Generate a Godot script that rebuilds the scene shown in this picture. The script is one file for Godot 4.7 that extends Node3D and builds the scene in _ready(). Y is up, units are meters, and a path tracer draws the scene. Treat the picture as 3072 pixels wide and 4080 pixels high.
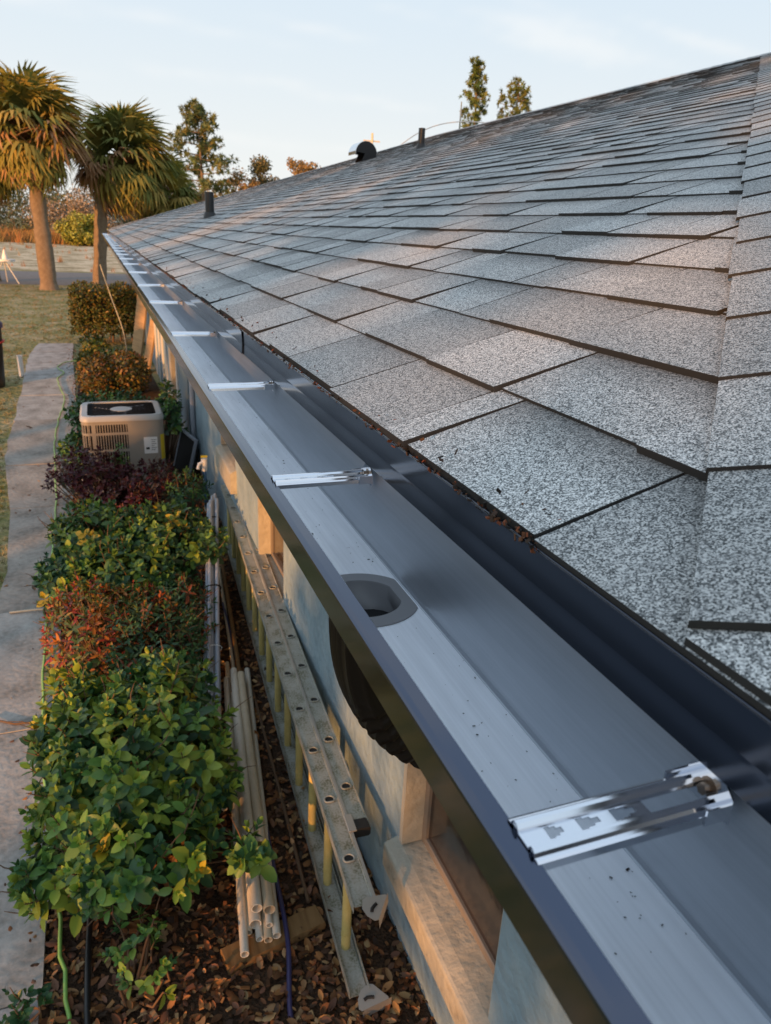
extends Node3D
# A bungalow roof edge with a new gutter, seen from a ladder at dusk. Units are metres, the camera stands at the origin, the ground lies at GY.

const GY := -2.6
const SLOPE := 18.8                      # roof pitch in degrees
const EAVE := Vector2(0.2936, -0.2118)   # shingle edge (x, y)
const WALL := 0.9
var cam_pos := Vector3.ZERO
var cam: Camera3D
var names := {}
var rng := RandomNumberGenerator.new()
var M := {}
var T := {}

# ---------------------------------------------------------------- naming and tagging
func numbered(parent: Node, called: String) -> String:
	var key := str(parent.get_instance_id()) + "/" + called
	var n: int = names.get(key, 0)
	names[key] = n + 1
	return called if n == 0 else "%s_%03d" % [called, n]

func tag(o: Node, label: String, category: String, group := "", kind := "") -> void:
	if label != "": o.set_meta("label", label)
	if category != "": o.set_meta("category", category)
	if group != "": o.set_meta("group", group)
	if kind != "": o.set_meta("kind", kind)

func thing(called: String, label: String, category: String, at := Vector3.ZERO, group := "") -> Node3D:
	var o := Node3D.new()
	o.name = numbered(self, called)
	o.position = at
	add_child(o, true)
	tag(o, label, category, group)
	return o

# a part whose shape is given in world coordinates
func part(parent: Node3D, called: String, mesh: Mesh, mat: Material = null) -> MeshInstance3D:
	var o := MeshInstance3D.new()
	o.name = numbered(parent, called)
	o.mesh = mesh
	if mat: o.material_override = mat
	if not parent is MeshInstance3D: o.position = -parent.position
	parent.add_child(o, true)
	return o

func placed(parent: Node3D, called: String, mesh: Mesh, at: Transform3D, mat: Material = null) -> MeshInstance3D:
	var o := part(parent, called, mesh, mat)
	var off := o.position
	o.transform = at
	o.position = at.origin + off
	return o

func lone(called: String, mesh: Mesh, mat: Material, label: String, category: String, group := "", kind := "") -> MeshInstance3D:
	var o := MeshInstance3D.new()
	o.name = numbered(self, called)
	o.mesh = mesh
	if mat: o.material_override = mat
	add_child(o, true)
	tag(o, label, category, group, kind)
	return o

func scatter(parent: Node3D, called: String, mesh: Mesh, mat: Material, at: Array, tint: Array) -> MultiMeshInstance3D:
	var mm := MultiMesh.new()
	mm.transform_format = MultiMesh.TRANSFORM_3D
	mm.use_colors = true
	mm.mesh = mesh
	mm.instance_count = at.size()
	for i in at.size():
		mm.set_instance_transform(i, at[i])
		mm.set_instance_color(i, tint[i])
	var o := MultiMeshInstance3D.new()
	o.multimesh = mm
	o.material_override = mat
	o.name = numbered(parent, called)
	if parent != self and not parent is MeshInstance3D: o.position = -parent.position
	parent.add_child(o, true)
	o.set_meta("kind", "stuff")
	return o

# ---------------------------------------------------------------- shapes
func mb() -> SurfaceTool:
	var st := SurfaceTool.new()
	st.begin(Mesh.PRIMITIVE_TRIANGLES)
	st.set_smooth_group(-1)
	return st

func done(st: SurfaceTool, mat: Material = null, onto: ArrayMesh = null) -> ArrayMesh:
	st.generate_normals()
	if mat: st.set_material(mat)
	return st.commit(onto) if onto else st.commit()

func vert(st: SurfaceTool, p: Vector3, uv: Vector2) -> void:
	st.set_uv(uv)
	st.add_vertex(p)

func tri(st: SurfaceTool, a: Vector3, b: Vector3, c: Vector3, ua := Vector2.ZERO, ub := Vector2(1, 0), uc := Vector2(1, 1)) -> void:
	vert(st, a, ua); vert(st, b, ub); vert(st, c, uc)

# a, b, c, d run clockwise as seen from the front
func quad(st: SurfaceTool, a: Vector3, b: Vector3, c: Vector3, d: Vector3, ua := Vector2(0, 0), ub := Vector2(0, 1), uc := Vector2(1, 1), ud := Vector2(1, 0)) -> void:
	vert(st, a, ua); vert(st, b, ub); vert(st, c, uc)
	vert(st, a, ua); vert(st, c, uc); vert(st, d, ud)

func flat_quad(st: SurfaceTool, a: Vector3, b: Vector3, c: Vector3, d: Vector3) -> void:
	var w := (d - a).length()
	var h := (b - a).length()
	quad(st, a, b, c, d, Vector2(0, 0), Vector2(0, h), Vector2(w, h), Vector2(w, 0))

func box(st: SurfaceTool, lo: Vector3, hi: Vector3, b := Transform3D.IDENTITY) -> void:
	var p := []
	for i in 8:
		p.append(b * Vector3(hi.x if i & 1 else lo.x, hi.y if i & 2 else lo.y, hi.z if i & 4 else lo.z))
	flat_quad(st, p[4], p[6], p[7], p[5])
	flat_quad(st, p[1], p[3], p[2], p[0])
	flat_quad(st, p[0], p[2], p[6], p[4])
	flat_quad(st, p[5], p[7], p[3], p[1])
	flat_quad(st, p[6], p[2], p[3], p[7])
	flat_quad(st, p[0], p[4], p[5], p[1])

# a box with chamfered edges
func cbox(st: SurfaceTool, lo: Vector3, hi: Vector3, c: float, b := Transform3D.IDENTITY) -> void:
	var pts := PackedVector2Array([Vector2(lo.x + c, lo.y), Vector2(hi.x - c, lo.y), Vector2(hi.x, lo.y + c), Vector2(hi.x, hi.y - c), Vector2(hi.x - c, hi.y), Vector2(lo.x + c, hi.y), Vector2(lo.x, hi.y - c), Vector2(lo.x, lo.y + c)])
	prism(st, pts, lo.z, hi.z, b)

# closed outline in x, y (counter-clockwise) drawn out along z
func prism(st: SurfaceTool, pts: PackedVector2Array, z0: float, z1: float, b := Transform3D.IDENTITY, caps := true) -> void:
	var n := pts.size()
	var run := 0.0
	for i in n:
		var p := pts[i]
		var q := pts[(i + 1) % n]
		var l := p.distance_to(q)
		quad(st, b * Vector3(p.x, p.y, z0), b * Vector3(p.x, p.y, z1), b * Vector3(q.x, q.y, z1), b * Vector3(q.x, q.y, z0), Vector2(run, z0), Vector2(run, z1), Vector2(run + l, z1), Vector2(run + l, z0))
		run += l
	if caps:
		var ix := Geometry2D.triangulate_polygon(pts)
		for k in range(0, ix.size(), 3):
			var a := pts[ix[k]]
			var c := pts[ix[k + 1]]
			var d := pts[ix[k + 2]]
			tri(st, b * Vector3(a.x, a.y, z1), b * Vector3(d.x, d.y, z1), b * Vector3(c.x, c.y, z1), a, d, c)
			tri(st, b * Vector3(a.x, a.y, z0), b * Vector3(c.x, c.y, z0), b * Vector3(d.x, d.y, z0), a, c, d)

# an open profile in x, y with a sheet's thickness, drawn out along z
func sheet(st: SurfaceTool, path: PackedVector2Array, thick: float, z0: float, z1: float, b := Transform3D.IDENTITY) -> void:
	var n := path.size()
	var off := PackedVector2Array()
	for i in n:
		var d := (path[mini(i + 1, n - 1)] - path[maxi(i - 1, 0)]).normalized()
		off.append(path[i] + Vector2(-d.y, d.x) * thick)
	var run := 0.0
	for i in n - 1:
		var l := path[i].distance_to(path[i + 1])
		for s in 2:
			var p := (path if s == 0 else off)[i]
			var q := (path if s == 0 else off)[i + 1]
			if s == 1:
				var t := p; p = q; q = t
			quad(st, b * Vector3(p.x, p.y, z0), b * Vector3(p.x, p.y, z1), b * Vector3(q.x, q.y, z1), b * Vector3(q.x, q.y, z0), Vector2(run, z0), Vector2(run, z1), Vector2(run + l, z1), Vector2(run + l, z0))
		for z in [z0, z1]:
			flat_quad(st, b * Vector3(path[i].x, path[i].y, z), b * Vector3(off[i].x, off[i].y, z), b * Vector3(off[i + 1].x, off[i + 1].y, z), b * Vector3(path[i + 1].x, path[i + 1].y, z))
		run += l
	for k in [0, n - 1]:
		flat_quad(st, b * Vector3(path[k].x, path[k].y, z0), b * Vector3(path[k].x, path[k].y, z1), b * Vector3(off[k].x, off[k].y, z1), b * Vector3(off[k].x, off[k].y, z0))

# swept tube; radius may be a number or one per point
func tube(st: SurfaceTool, pts: Array, radius, sides := 8, caps := true) -> void:
	var n := pts.size()
	var side := Vector3.UP
	var rings := []
	for i in n:
		var d: Vector3 = ((pts[mini(i + 1, n - 1)] as Vector3) - (pts[maxi(i - 1, 0)] as Vector3)).normalized()
		if i == 0:
			side = d.cross(Vector3.UP if absf(d.y) < 0.9 else Vector3.RIGHT).normalized()
		side = (side - d * side.dot(d)).normalized()
		var up := d.cross(side)
		var r: float = radius if radius is float else radius[i]
		var ring := []
		for k in sides:
			var a := TAU * k / sides
			ring.append((pts[i] as Vector3) + (side * cos(a) + up * sin(a)) * r)
		rings.append(ring)
	st.set_smooth_group(0)
	var run := 0.0
	for i in n - 1:
		var l := (pts[i + 1] as Vector3).distance_to(pts[i])
		for k in sides:
			var k2 := (k + 1) % sides
			quad(st, rings[i][k], rings[i][k2], rings[i + 1][k2], rings[i + 1][k], Vector2(float(k) / sides, run), Vector2(float(k + 1) / sides, run), Vector2(float(k + 1) / sides, run + l), Vector2(float(k) / sides, run + l))
		run += l
	st.set_smooth_group(-1)
	if caps:
		for k in range(1, sides - 1):
			tri(st, rings[0][0], rings[0][k + 1], rings[0][k])
			tri(st, rings[n - 1][0], rings[n - 1][k], rings[n - 1][k + 1])

func hollow(st: SurfaceTool, a: Vector3, b: Vector3, r: float, wall := 0.003, sides := 14) -> void:
	var d := (b - a).normalized()
	var s := d.cross(Vector3.UP if absf(d.y) < 0.9 else Vector3.RIGHT).normalized()
	var u := d.cross(s)
	var mid := []
	for j in 7:                       # long pipes sag a little
		var f := j / 6.0
		mid.append(a.lerp(b, f) + Vector3.DOWN * (sin(f * PI) * 0.012))
	for j in 6:
		st.set_smooth_group(0)
		for k in sides:
			var a0 := TAU * k / sides
			var a1 := TAU * (k + 1) / sides
			var e0 := s * cos(a0) + u * sin(a0)
			var e1 := s * cos(a1) + u * sin(a1)
			quad(st, mid[j] + e0 * r, mid[j] + e1 * r, mid[j + 1] + e1 * r, mid[j + 1] + e0 * r, Vector2(a0, j * 0.5), Vector2(a1, j * 0.5), Vector2(a1, j * 0.5 + 0.5), Vector2(a0, j * 0.5 + 0.5))
			if j == 0:
				quad(st, mid[0] + e0 * (r - wall), mid[0] + e0 * (r - wall) + d * 0.15, mid[0] + e1 * (r - wall) + d * 0.15, mid[0] + e1 * (r - wall))
		st.set_smooth_group(-1)
	for k in sides:
		var a0 := TAU * k / sides
		var a1 := TAU * (k + 1) / sides
		var e0 := s * cos(a0) + u * sin(a0)
		var e1 := s * cos(a1) + u * sin(a1)
		quad(st, a + e0 * (r - wall), a + e1 * (r - wall), a + e1 * r, a + e0 * r)
		quad(st, b + e0 * r, b + e1 * r, b + e1 * (r - wall), b + e0 * (r - wall))

func disc(st: SurfaceTool, c: Vector3, n: Vector3, r: float, sides := 16) -> void:
	var s := n.cross(Vector3.UP if absf(n.y) < 0.9 else Vector3.RIGHT).normalized() * r
	var u := n.cross(s)
	for k in sides:
		var a0 := TAU * k / sides
		var a1 := TAU * (k + 1) / sides
		tri(st, c, c + s * cos(a1) + u * sin(a1), c + s * cos(a0) + u * sin(a0))

func rounded(x0: float, y0: float, x1: float, y1: float, r: float, steps := 5) -> PackedVector2Array:
	var out := PackedVector2Array()
	var cs := [Vector2(x1 - r, y0 + r), Vector2(x1 - r, y1 - r), Vector2(x0 + r, y1 - r), Vector2(x0 + r, y0 + r)]
	for i in 4:
		for k in steps + 1:
			var a := -PI / 2 + i * PI / 2 + k * PI / 2 / steps
			out.append(cs[i] + Vector2(cos(a), sin(a)) * r)
	return out

# y up from an x, z outline
const LYING := Transform3D(Vector3(1, 0, 0), Vector3(0, 0, -1), Vector3(0, 1, 0), Vector3.ZERO)

# ---------------------------------------------------------------- textures and materials
func noise(kind: int, freq: float, seed_: int, octaves := 4) -> FastNoiseLite:
	var n := FastNoiseLite.new()
	n.noise_type = kind
	n.frequency = freq
	n.seed = seed_
	n.fractal_octaves = octaves
	return n

func field(n: FastNoiseLite, w: int, h: int) -> PackedByteArray:
	var im := n.get_seamless_image(w, h)
	im.convert(Image.FORMAT_L8)
	return im.get_data()

func tex_from(w: int, h: int, data: PackedByteArray) -> ImageTexture:
	var im := Image.create_from_data(w, h, false, Image.FORMAT_RGB8, data)
	im.generate_mipmaps()
	return ImageTexture.create_from_image(im)

# blend two byte fields through a ramp of colours (linear values)
func ramp_tex(w: int, h: int, a: PackedByteArray, b: PackedByteArray, wb: float, stops: Array, speck := 0.0) -> ImageTexture:
	var lut := PackedByteArray()
	var g := Gradient.new()
	g.offsets = PackedFloat32Array(stops.map(func(s): return s[0]))
	g.colors = PackedColorArray(stops.map(func(s): return s[1]))
	for i in 256:
		var c := g.sample(i / 255.0).linear_to_srgb()
		lut.append(int(clampf(c.r, 0, 1) * 255)); lut.append(int(clampf(c.g, 0, 1) * 255)); lut.append(int(clampf(c.b, 0, 1) * 255))
	var out := PackedByteArray()
	out.resize(w * h * 3)
	var r := RandomNumberGenerator.new()
	r.seed = 5
	for i in w * h:
		var v := int(a[i] * (1.0 - wb) + b[i] * wb + (r.randf() - 0.5) * speck)
		v = clampi(v, 0, 255) * 3
		out[i * 3] = lut[v]; out[i * 3 + 1] = lut[v + 1]; out[i * 3 + 2] = lut[v + 2]
	return tex_from(w, h, out)

func normal_from(w: int, h: int, a: PackedByteArray, strength: float) -> ImageTexture:
	var im := Image.create_from_data(w, h, false, Image.FORMAT_L8, a)
	im.convert(Image.FORMAT_RGBA8)
	im.bump_map_to_normal_map(strength)
	return ImageTexture.create_from_image(im)

func mat(c: Color, rough := 0.8, metal := 0.0, spec := 0.5) -> StandardMaterial3D:
	var m := StandardMaterial3D.new()
	m.albedo_color = c.linear_to_srgb()
	m.roughness = rough
	m.metallic = metal
	m.metallic_specular = spec
	return m

func tmat(t: Texture2D, scale: float, rough := 0.9, normal: Texture2D = null, ns := 1.0, tint := Color.WHITE) -> StandardMaterial3D:
	var m := StandardMaterial3D.new()
	m.albedo_texture = t
	m.albedo_color = tint.linear_to_srgb()
	m.roughness = rough
	m.metallic_specular = 0.4
	m.uv1_triplanar = true
	m.uv1_world_triplanar = true
	m.uv1_scale = Vector3.ONE * scale
	if normal:
		m.normal_enabled = true
		m.normal_texture = normal
		m.normal_scale = ns
	return m

func leaf_mat(glow := 0.5, rough := 0.45) -> StandardMaterial3D:
	var m := StandardMaterial3D.new()
	m.vertex_color_use_as_albedo = true
	m.roughness = rough
	m.metallic_specular = 0.4
	m.backlight_enabled = true
	m.backlight = Color(glow, glow, glow)
	return m

func make_materials() -> void:
	# shingle granules: crushed stone of black, grey and white grains
	var n := noise(FastNoiseLite.TYPE_CELLULAR, 0.22, 11, 1)
	n.fractal_type = FastNoiseLite.FRACTAL_NONE
	n.cellular_return_type = FastNoiseLite.RETURN_CELL_VALUE
	n.cellular_jitter = 1.0
	var cell := field(n, 1024, 1024)
	var dusty := field(noise(FastNoiseLite.TYPE_SIMPLEX_SMOOTH, 0.03, 4, 4), 1024, 1024)
	T.granule = ramp_tex(1024, 1024, cell, dusty, 0.27, [[0.0, Color(.03, .033, .036)], [0.18, Color(.07, .077, .08)], [0.36, Color(.19, .20, .20)], [0.52, Color(.40, .41, .41)], [0.70, Color(.68, .69, .68)], [1.0, Color(.88, .88, .86)]], 44.0)
	n.cellular_return_type = FastNoiseLite.RETURN_DISTANCE
	T.granule_n = normal_from(1024, 1024, field(n, 1024, 1024), 2.5)
	for k in 3:
		var g := StandardMaterial3D.new()
		g.albedo_texture = T.granule
		g.albedo_color = (Color(1.0, 1.0, 0.98) * [1.0, 0.76, 0.9][k]).linear_to_srgb()
		g.albedo_color.a = 1.0
		g.roughness = 0.82
		g.metallic_specular = 0.45
		g.normal_enabled = true
		g.normal_texture = T.granule_n
		g.normal_scale = 0.5
		g.uv1_scale = Vector3(3.7, 3.7, 1)
		g.uv1_offset = Vector3(0.37 * k, 0.21 * k, 0)
		g.vertex_color_use_as_albedo = true
		M["granule%d" % k] = g
	M.asphalt_edge = mat(Color(.026, .026, .025), 0.9)
	# stucco
	var st := noise(FastNoiseLite.TYPE_SIMPLEX_SMOOTH, 0.02, 21, 4)
	var bumps := field(st, 512, 512)
	var blot := field(noise(FastNoiseLite.TYPE_SIMPLEX_SMOOTH, 0.006, 22, 4), 512, 512)
	T.stucco_n = normal_from(512, 512, bumps, 9.0)
	T.stucco = ramp_tex(512, 512, blot, bumps, 0.35, [[0.0, Color(.19, .27, .32)], [0.5, Color(.25, .34, .39)], [1.0, Color(.31, .40, .44)]], 6.0)
	M.stucco = tmat(T.stucco, 1.1, 0.55, T.stucco_n, 0.45)
	T.cream = ramp_tex(512, 512, blot, bumps, 0.5, [[0.0, Color(.22, .20, .16)], [0.3, Color(.36, .34, .28)], [1.0, Color(.44, .42, .35)]], 8.0)
	M.cream = tmat(T.cream, 1.7, 0.5, T.stucco_n, 0.35)
	M.trim_white = mat(Color(.55, .55, .52), 0.55)
	M.door_blue = mat(Color(.15, .21, .25), 0.5)
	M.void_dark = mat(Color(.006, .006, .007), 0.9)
	# concrete, ground
	var fine := field(noise(FastNoiseLite.TYPE_SIMPLEX_SMOOTH, 0.07, 31, 4), 512, 512)
	var broad := field(noise(FastNoiseLite.TYPE_SIMPLEX_SMOOTH, 0.008, 32, 5), 512, 512)
	T.fine_n = normal_from(512, 512, fine, 5.0)
	T.concrete = ramp_tex(512, 512, broad, fine, 0.4, [[0.0, Color(.13, .12, .105)], [0.3, Color(.25, .235, .21)], [0.6, Color(.37, .35, .32)], [1.0, Color(.48, .46, .42)]], 22.0)
	M.concrete = tmat(T.concrete, 0.62, 0.9, T.fine_n, 0.15)
	M.concrete_b = tmat(T.concrete, 0.5, 0.9, T.fine_n, 0.15, Color(.86, .82, .78))
	M.concrete_c = tmat(T.concrete, 0.8, 0.9, T.fine_n, 0.15, Color(.92, .95, 1.0))
	T.lawn = ramp_tex(512, 512, broad, fine, 0.5, [[0.0, Color(.09, .10, .03)], [0.35, Color(.16, .165, .055)], [0.55, Color(.25, .22, .10)], [0.75, Color(.36, .30, .18)], [1.0, Color(.46, .41, .30)]], 40.0)
	M.lawn = tmat(T.lawn, 0.21, 0.95, T.fine_n, 1.0)
	T.mulch = ramp_tex(512, 512, fine, broad, 0.3, [[0.0, Color(.012, .008, .005)], [0.5, Color(.05, .028, .015)], [1.0, Color(.12, .062, .03)]], 30.0)
	M.mulch = tmat(T.mulch, 1.6, 0.95, T.fine_n, 1.5)
	T.sand = ramp_tex(512, 512, broad, fine, 0.4, [[0.0, Color(.09, .085, .03)], [0.4, Color(.27, .22, .12)], [0.6, Color(.5, .42, .28)], [1.0, Color(.62, .55, .4)]], 20.0)
	M.sand = tmat(T.sand, 0.11, 0.95)
	T.road = ramp_tex(512, 512, fine, broad, 0.5, [[0.0, Color(.11, .11, .11)], [1.0, Color(.19, .185, .18)]], 20.0)
	M.road = tmat(T.road, 0.5, 0.9)
	# metals and paints
	var streak := noise(FastNoiseLite.TYPE_SIMPLEX_SMOOTH, 0.05, 41, 3)
	var st_im := streak.get_seamless_image(512, 16)
	st_im.resize(512, 512, Image.INTERPOLATE_BILINEAR)
	st_im.convert(Image.FORMAT_L8)
	var brushed := st_im.get_data()
	T.brushed = ramp_tex(512, 512, brushed, broad, 0.55, [[0.0, Color(.60, .62, .65)], [0.5, Color(.68, .70, .73)], [1.0, Color(.75, .77, .80)]], 14.0)
	var rough_t := ramp_tex(512, 512, brushed, broad, 0.5, [[0.0, Color(.022, .022, .022)], [1.0, Color(.075, .075, .075)]], 10.0)
	M.trough = StandardMaterial3D.new()
	M.trough.albedo_texture = T.brushed
	M.trough.albedo_color = Color(.93, .95, .98)
	M.trough.roughness = 1.0
	M.trough.roughness_texture = rough_t
	M.trough.metallic = 0.95
	M.trough.uv1_scale = Vector3(9, 1.3, 1)
	# one metal; skylit floor and shaded back are put into two colours
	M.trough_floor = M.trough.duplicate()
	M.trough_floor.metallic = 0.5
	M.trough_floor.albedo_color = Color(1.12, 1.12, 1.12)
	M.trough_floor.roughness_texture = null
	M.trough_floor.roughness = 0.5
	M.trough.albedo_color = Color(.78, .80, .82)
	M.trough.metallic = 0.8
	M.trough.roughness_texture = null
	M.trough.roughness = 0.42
	M.lip = mat(Color(.095, .108, .145), 0.1, 1.0)
	M.drip = mat(Color(.045, .053, .072), 0.14, 0.95)
	M.drip.clearcoat_enabled = true
	M.drip.clearcoat = 0.35
	M.drip.clearcoat_roughness = 0.2
	M.elbow = mat(Color(.014, .0115, .0105), 0.3, 0.0, 0.22)
	M.zinc = mat(Color(.80, .81, .84), 0.13, 1.0)
	M.outlet = mat(Color(.21, .21, .215), 0.4, 0.0)
	M.screw = mat(Color(.22, .17, .13), 0.3, 0.9)
	T.rail = ramp_tex(512, 512, broad, fine, 0.5, [[0.0, Color(.06, .055, .03)], [0.3, Color(.20, .20, .14)], [0.48, Color(.34, .345, .30)], [1.0, Color(.48, .49, .47)]], 25.0)
	M.rail = tmat(T.rail, 2.3, 0.5)
	M.rail.metallic = 0.25
	M.rung = tmat(ramp_tex(512, 512, broad, fine, 0.4, [[0.0, Color(.44, .34, .10)], [1.0, Color(.62, .52, .22)]], 20.0), 3.0, 0.45)
	M.rung_b = tmat(T.rail, 4.0, 0.5, null, 1.0, Color(.9, .8, .55))
	M.foot = mat(Color(.42, .42, .40), 0.45, 0.6)
	M.rubber = mat(Color(.012, .012, .012), 0.7)
	T.pvc = ramp_tex(512, 512, broad, fine, 0.5, [[0.0, Color(.30, .24, .15)], [0.3, Color(.60, .56, .47)], [1.0, Color(.74, .71, .63)]], 12.0)
	M.pvc = tmat(T.pvc, 2.4, 0.4)
	M.pvc_b = tmat(T.pvc, 3.1, 0.45, null, 1.0, Color(.88, .8, .68))
	M.conduit = mat(Color(.30, .34, .40), 0.42)
	M.conduit_b = mat(Color(.25, .29, .34), 0.45)
	T.wood = ramp_tex(512, 512, brushed, broad, 0.3, [[0.0, Color(.22, .13, .06)], [0.5, Color(.42, .26, .12)], [1.0, Color(.58, .38, .19)]], 10.0)
	M.wood = StandardMaterial3D.new()
	M.wood.albedo_texture = T.wood
	M.wood.roughness = 0.8
	M.wood.uv1_scale = Vector3(3, 0.6, 1)
	M.wood_old = tmat(T.wood, 1.2, 0.85, null, 1.0, Color(.45, .42, .36))
	T.bark = ramp_tex(512, 512, fine, broad, 0.35, [[0.0, Color(.07, .05, .035)], [0.5, Color(.19, .14, .095)], [1.0, Color(.33, .26, .19)]], 25.0)
	M.bark = tmat(T.bark, 1.2, 0.95, T.fine_n, 2.2, Color(1.1, 1.12, 1.12))
	M.twig = mat(Color(.13, .075, .04), 0.85)
	M.hose_green = mat(Color(.22, .42, .09), 0.4)
	M.hose_black = mat(Color(.012, .012, .012), 0.4)
	M.hose_blue = mat(Color(.03, .03, .10), 0.4)
	M.leaf = leaf_mat(0.55, 0.42)
	M.needle = leaf_mat(0.35, 0.6)
	M.dry = leaf_mat(0.2, 0.75)
	M.black_metal = mat(Color(.01, .01, .012), 0.35, 0.3)
	M.ac = mat(Color(.27, .25, .22), 0.5)
	M.ac_top = mat(Color(.40, .41, .42), 0.45)
	M.paper = mat(Color(.7, .7, .7), 0.5)
	M.ink = mat(Color(.02, .02, .02), 0.6)
	M.yellow = mat(Color(.65, .5, .02), 0.5)
	M.glass = mat(Color(.035, .026, .022), 0.12, 0.0, 0.6)
	M.glass.normal_enabled = true
	M.glass.normal_texture = normal_from(512, 512, broad, 1.5)
	M.glass.normal_scale = 0.25
	M.frame = mat(Color(.20, .17, .14), 0.5)
	M.white = mat(Color(.78, .78, .76), 0.4)
	M.red = mat(Color(.55, .03, .015), 0.5)
	M.bin = mat(Color(.012, .012, .016), 0.35)

func _ready() -> void:
	rng.seed = 20240
	# camera: a phone held over the eave, tilted down and a little to the right
	cam = Camera3D.new()
	cam.name = "camera"
	cam.transform = Transform3D(Basis(Vector3(0.93538394, 0.04832043, 0.35031703), Vector3(0.08278614, 0.93317301, -0.34976361), Vector3(-0.34380713, 0.35616466, 0.86887479)), cam_pos)
	cam.near = 0.03
	cam.far = 1500.0
	var lens := CameraAttributesPhysical.new()
	lens.frustum_focal_length = 17.035
	lens.exposure_aperture = 9.0
	lens.frustum_focus_distance = 0.92
	lens.frustum_near = 0.03
	lens.frustum_far = 1500.0
	cam.attributes = lens
	cam.fov = 70.33
	add_child(cam)
	# sky, sun, exposure
	var env := Environment.new()
	env.background_mode = Environment.BG_SKY
	env.sky = Sky.new()
	var sm := PanoramaSkyMaterial.new()
	sm.panorama = sky_panorama()
	env.sky.sky_material = sm
	env.tonemap_mode = Environment.TONE_MAPPER_LINEAR
	env.tonemap_exposure = 1.4
	env.sdfgi_enabled = true
	env.ssao_enabled = true
	env.ssil_enabled = true
	var we := WorldEnvironment.new()
	we.name = "world"
	we.environment = env
	add_child(we)
	var sun := DirectionalLight3D.new()
	sun.name = "sun"
	sun.light_color = Color(1.0, 0.69, 0.39)
	sun.light_energy = 1.6
	sun.light_angular_distance = 0.5
	sun.shadow_enabled = true
	add_child(sun)
	sun.look_at_from_position(Vector3.ZERO, SUN_TRAVEL, Vector3.UP)
	make_materials()
	build_ground()
	build_house()
	build_roof()
	build_gutter()
	build_ladder()
	build_condenser()
	build_pipes()
	build_yard_items()
	build_plants()
	build_litter()
	build_far()

const SUN_TRAVEL := Vector3(0.72, -0.145, -0.68)

func sky_panorama() -> ImageTexture:
	var w := 1024
	var h := 512
	var im := Image.create(w, h, false, Image.FORMAT_RGBF)
	var n := noise(FastNoiseLite.TYPE_SIMPLEX_SMOOTH, 1.0, 77, 5)
	var sun_dir := -SUN_TRAVEL.normalized()
	for y in h:
		var el := (0.5 - (y + 0.5) / h) * PI
		for x in w:
			var az := (x + 0.5) / w * TAU
			var d := Vector3(sin(az) * cos(el), sin(el), -cos(az) * cos(el))
			var c: Color
			if el < 0.0:
				c = Color(.30, .29, .27)
			else:
				var t := pow(1.0 - sin(el), 3.0)
				c = Color(.475, .575, .67).lerp(Color(.64, .66, .65), smoothstep(0.15, 0.95, t))
				c = c.lerp(Color(.72, .68, .61), pow(t, 9.0) * 0.7)
				c = c.lerp(Color(.34, .49, .73), smoothstep(0.40, 0.85, sin(el)) * 0.4)
				# thin streaks of high cloud
				var p := Vector2(d.x, d.z) / (d.y + 0.12)
				var v := n.get_noise_3d(p.x * 0.35, p.y * 1.6, 3.0) + 0.5 * n.get_noise_3d(p.x * 1.2, p.y * 5.0, 9.0)
				var k := smoothstep(0.12, 0.55, v) * smoothstep(0.02, 0.15, el) * 0.4
				c = c.lerp(Color(.74, .73, .71), k)
				var s := maxf(d.dot(sun_dir), 0.0)
				c += Color(.5, .33, .16) * pow(s, 10.0) * 0.55
			im.set_pixel(x, y, c)
	return ImageTexture.create_from_image(im)

# ---------------------------------------------------------------- ground, road, path
func ground_sheet(called: String, pts: PackedVector2Array, y: float, m: Material) -> MeshInstance3D:
	# pts are x, z
	var st := mb()
	var ix := Geometry2D.triangulate_polygon(pts)
	for k in range(0, ix.size(), 3):
		var a := Vector3(pts[ix[k]].x, y, pts[ix[k]].y)
		var b := Vector3(pts[ix[k + 1]].x, y, pts[ix[k + 1]].y)
		var c := Vector3(pts[ix[k + 2]].x, y, pts[ix[k + 2]].y)
		if (b - a).cross(c - a).y > 0: tri(st, a, c, b)
		else: tri(st, a, b, c)
	var o := MeshInstance3D.new()
	o.name = numbered(self, called)
	o.mesh = done(st)
	o.material_override = m
	o.set_meta("kind", "structure")
	add_child(o, true)
	return o

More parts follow.
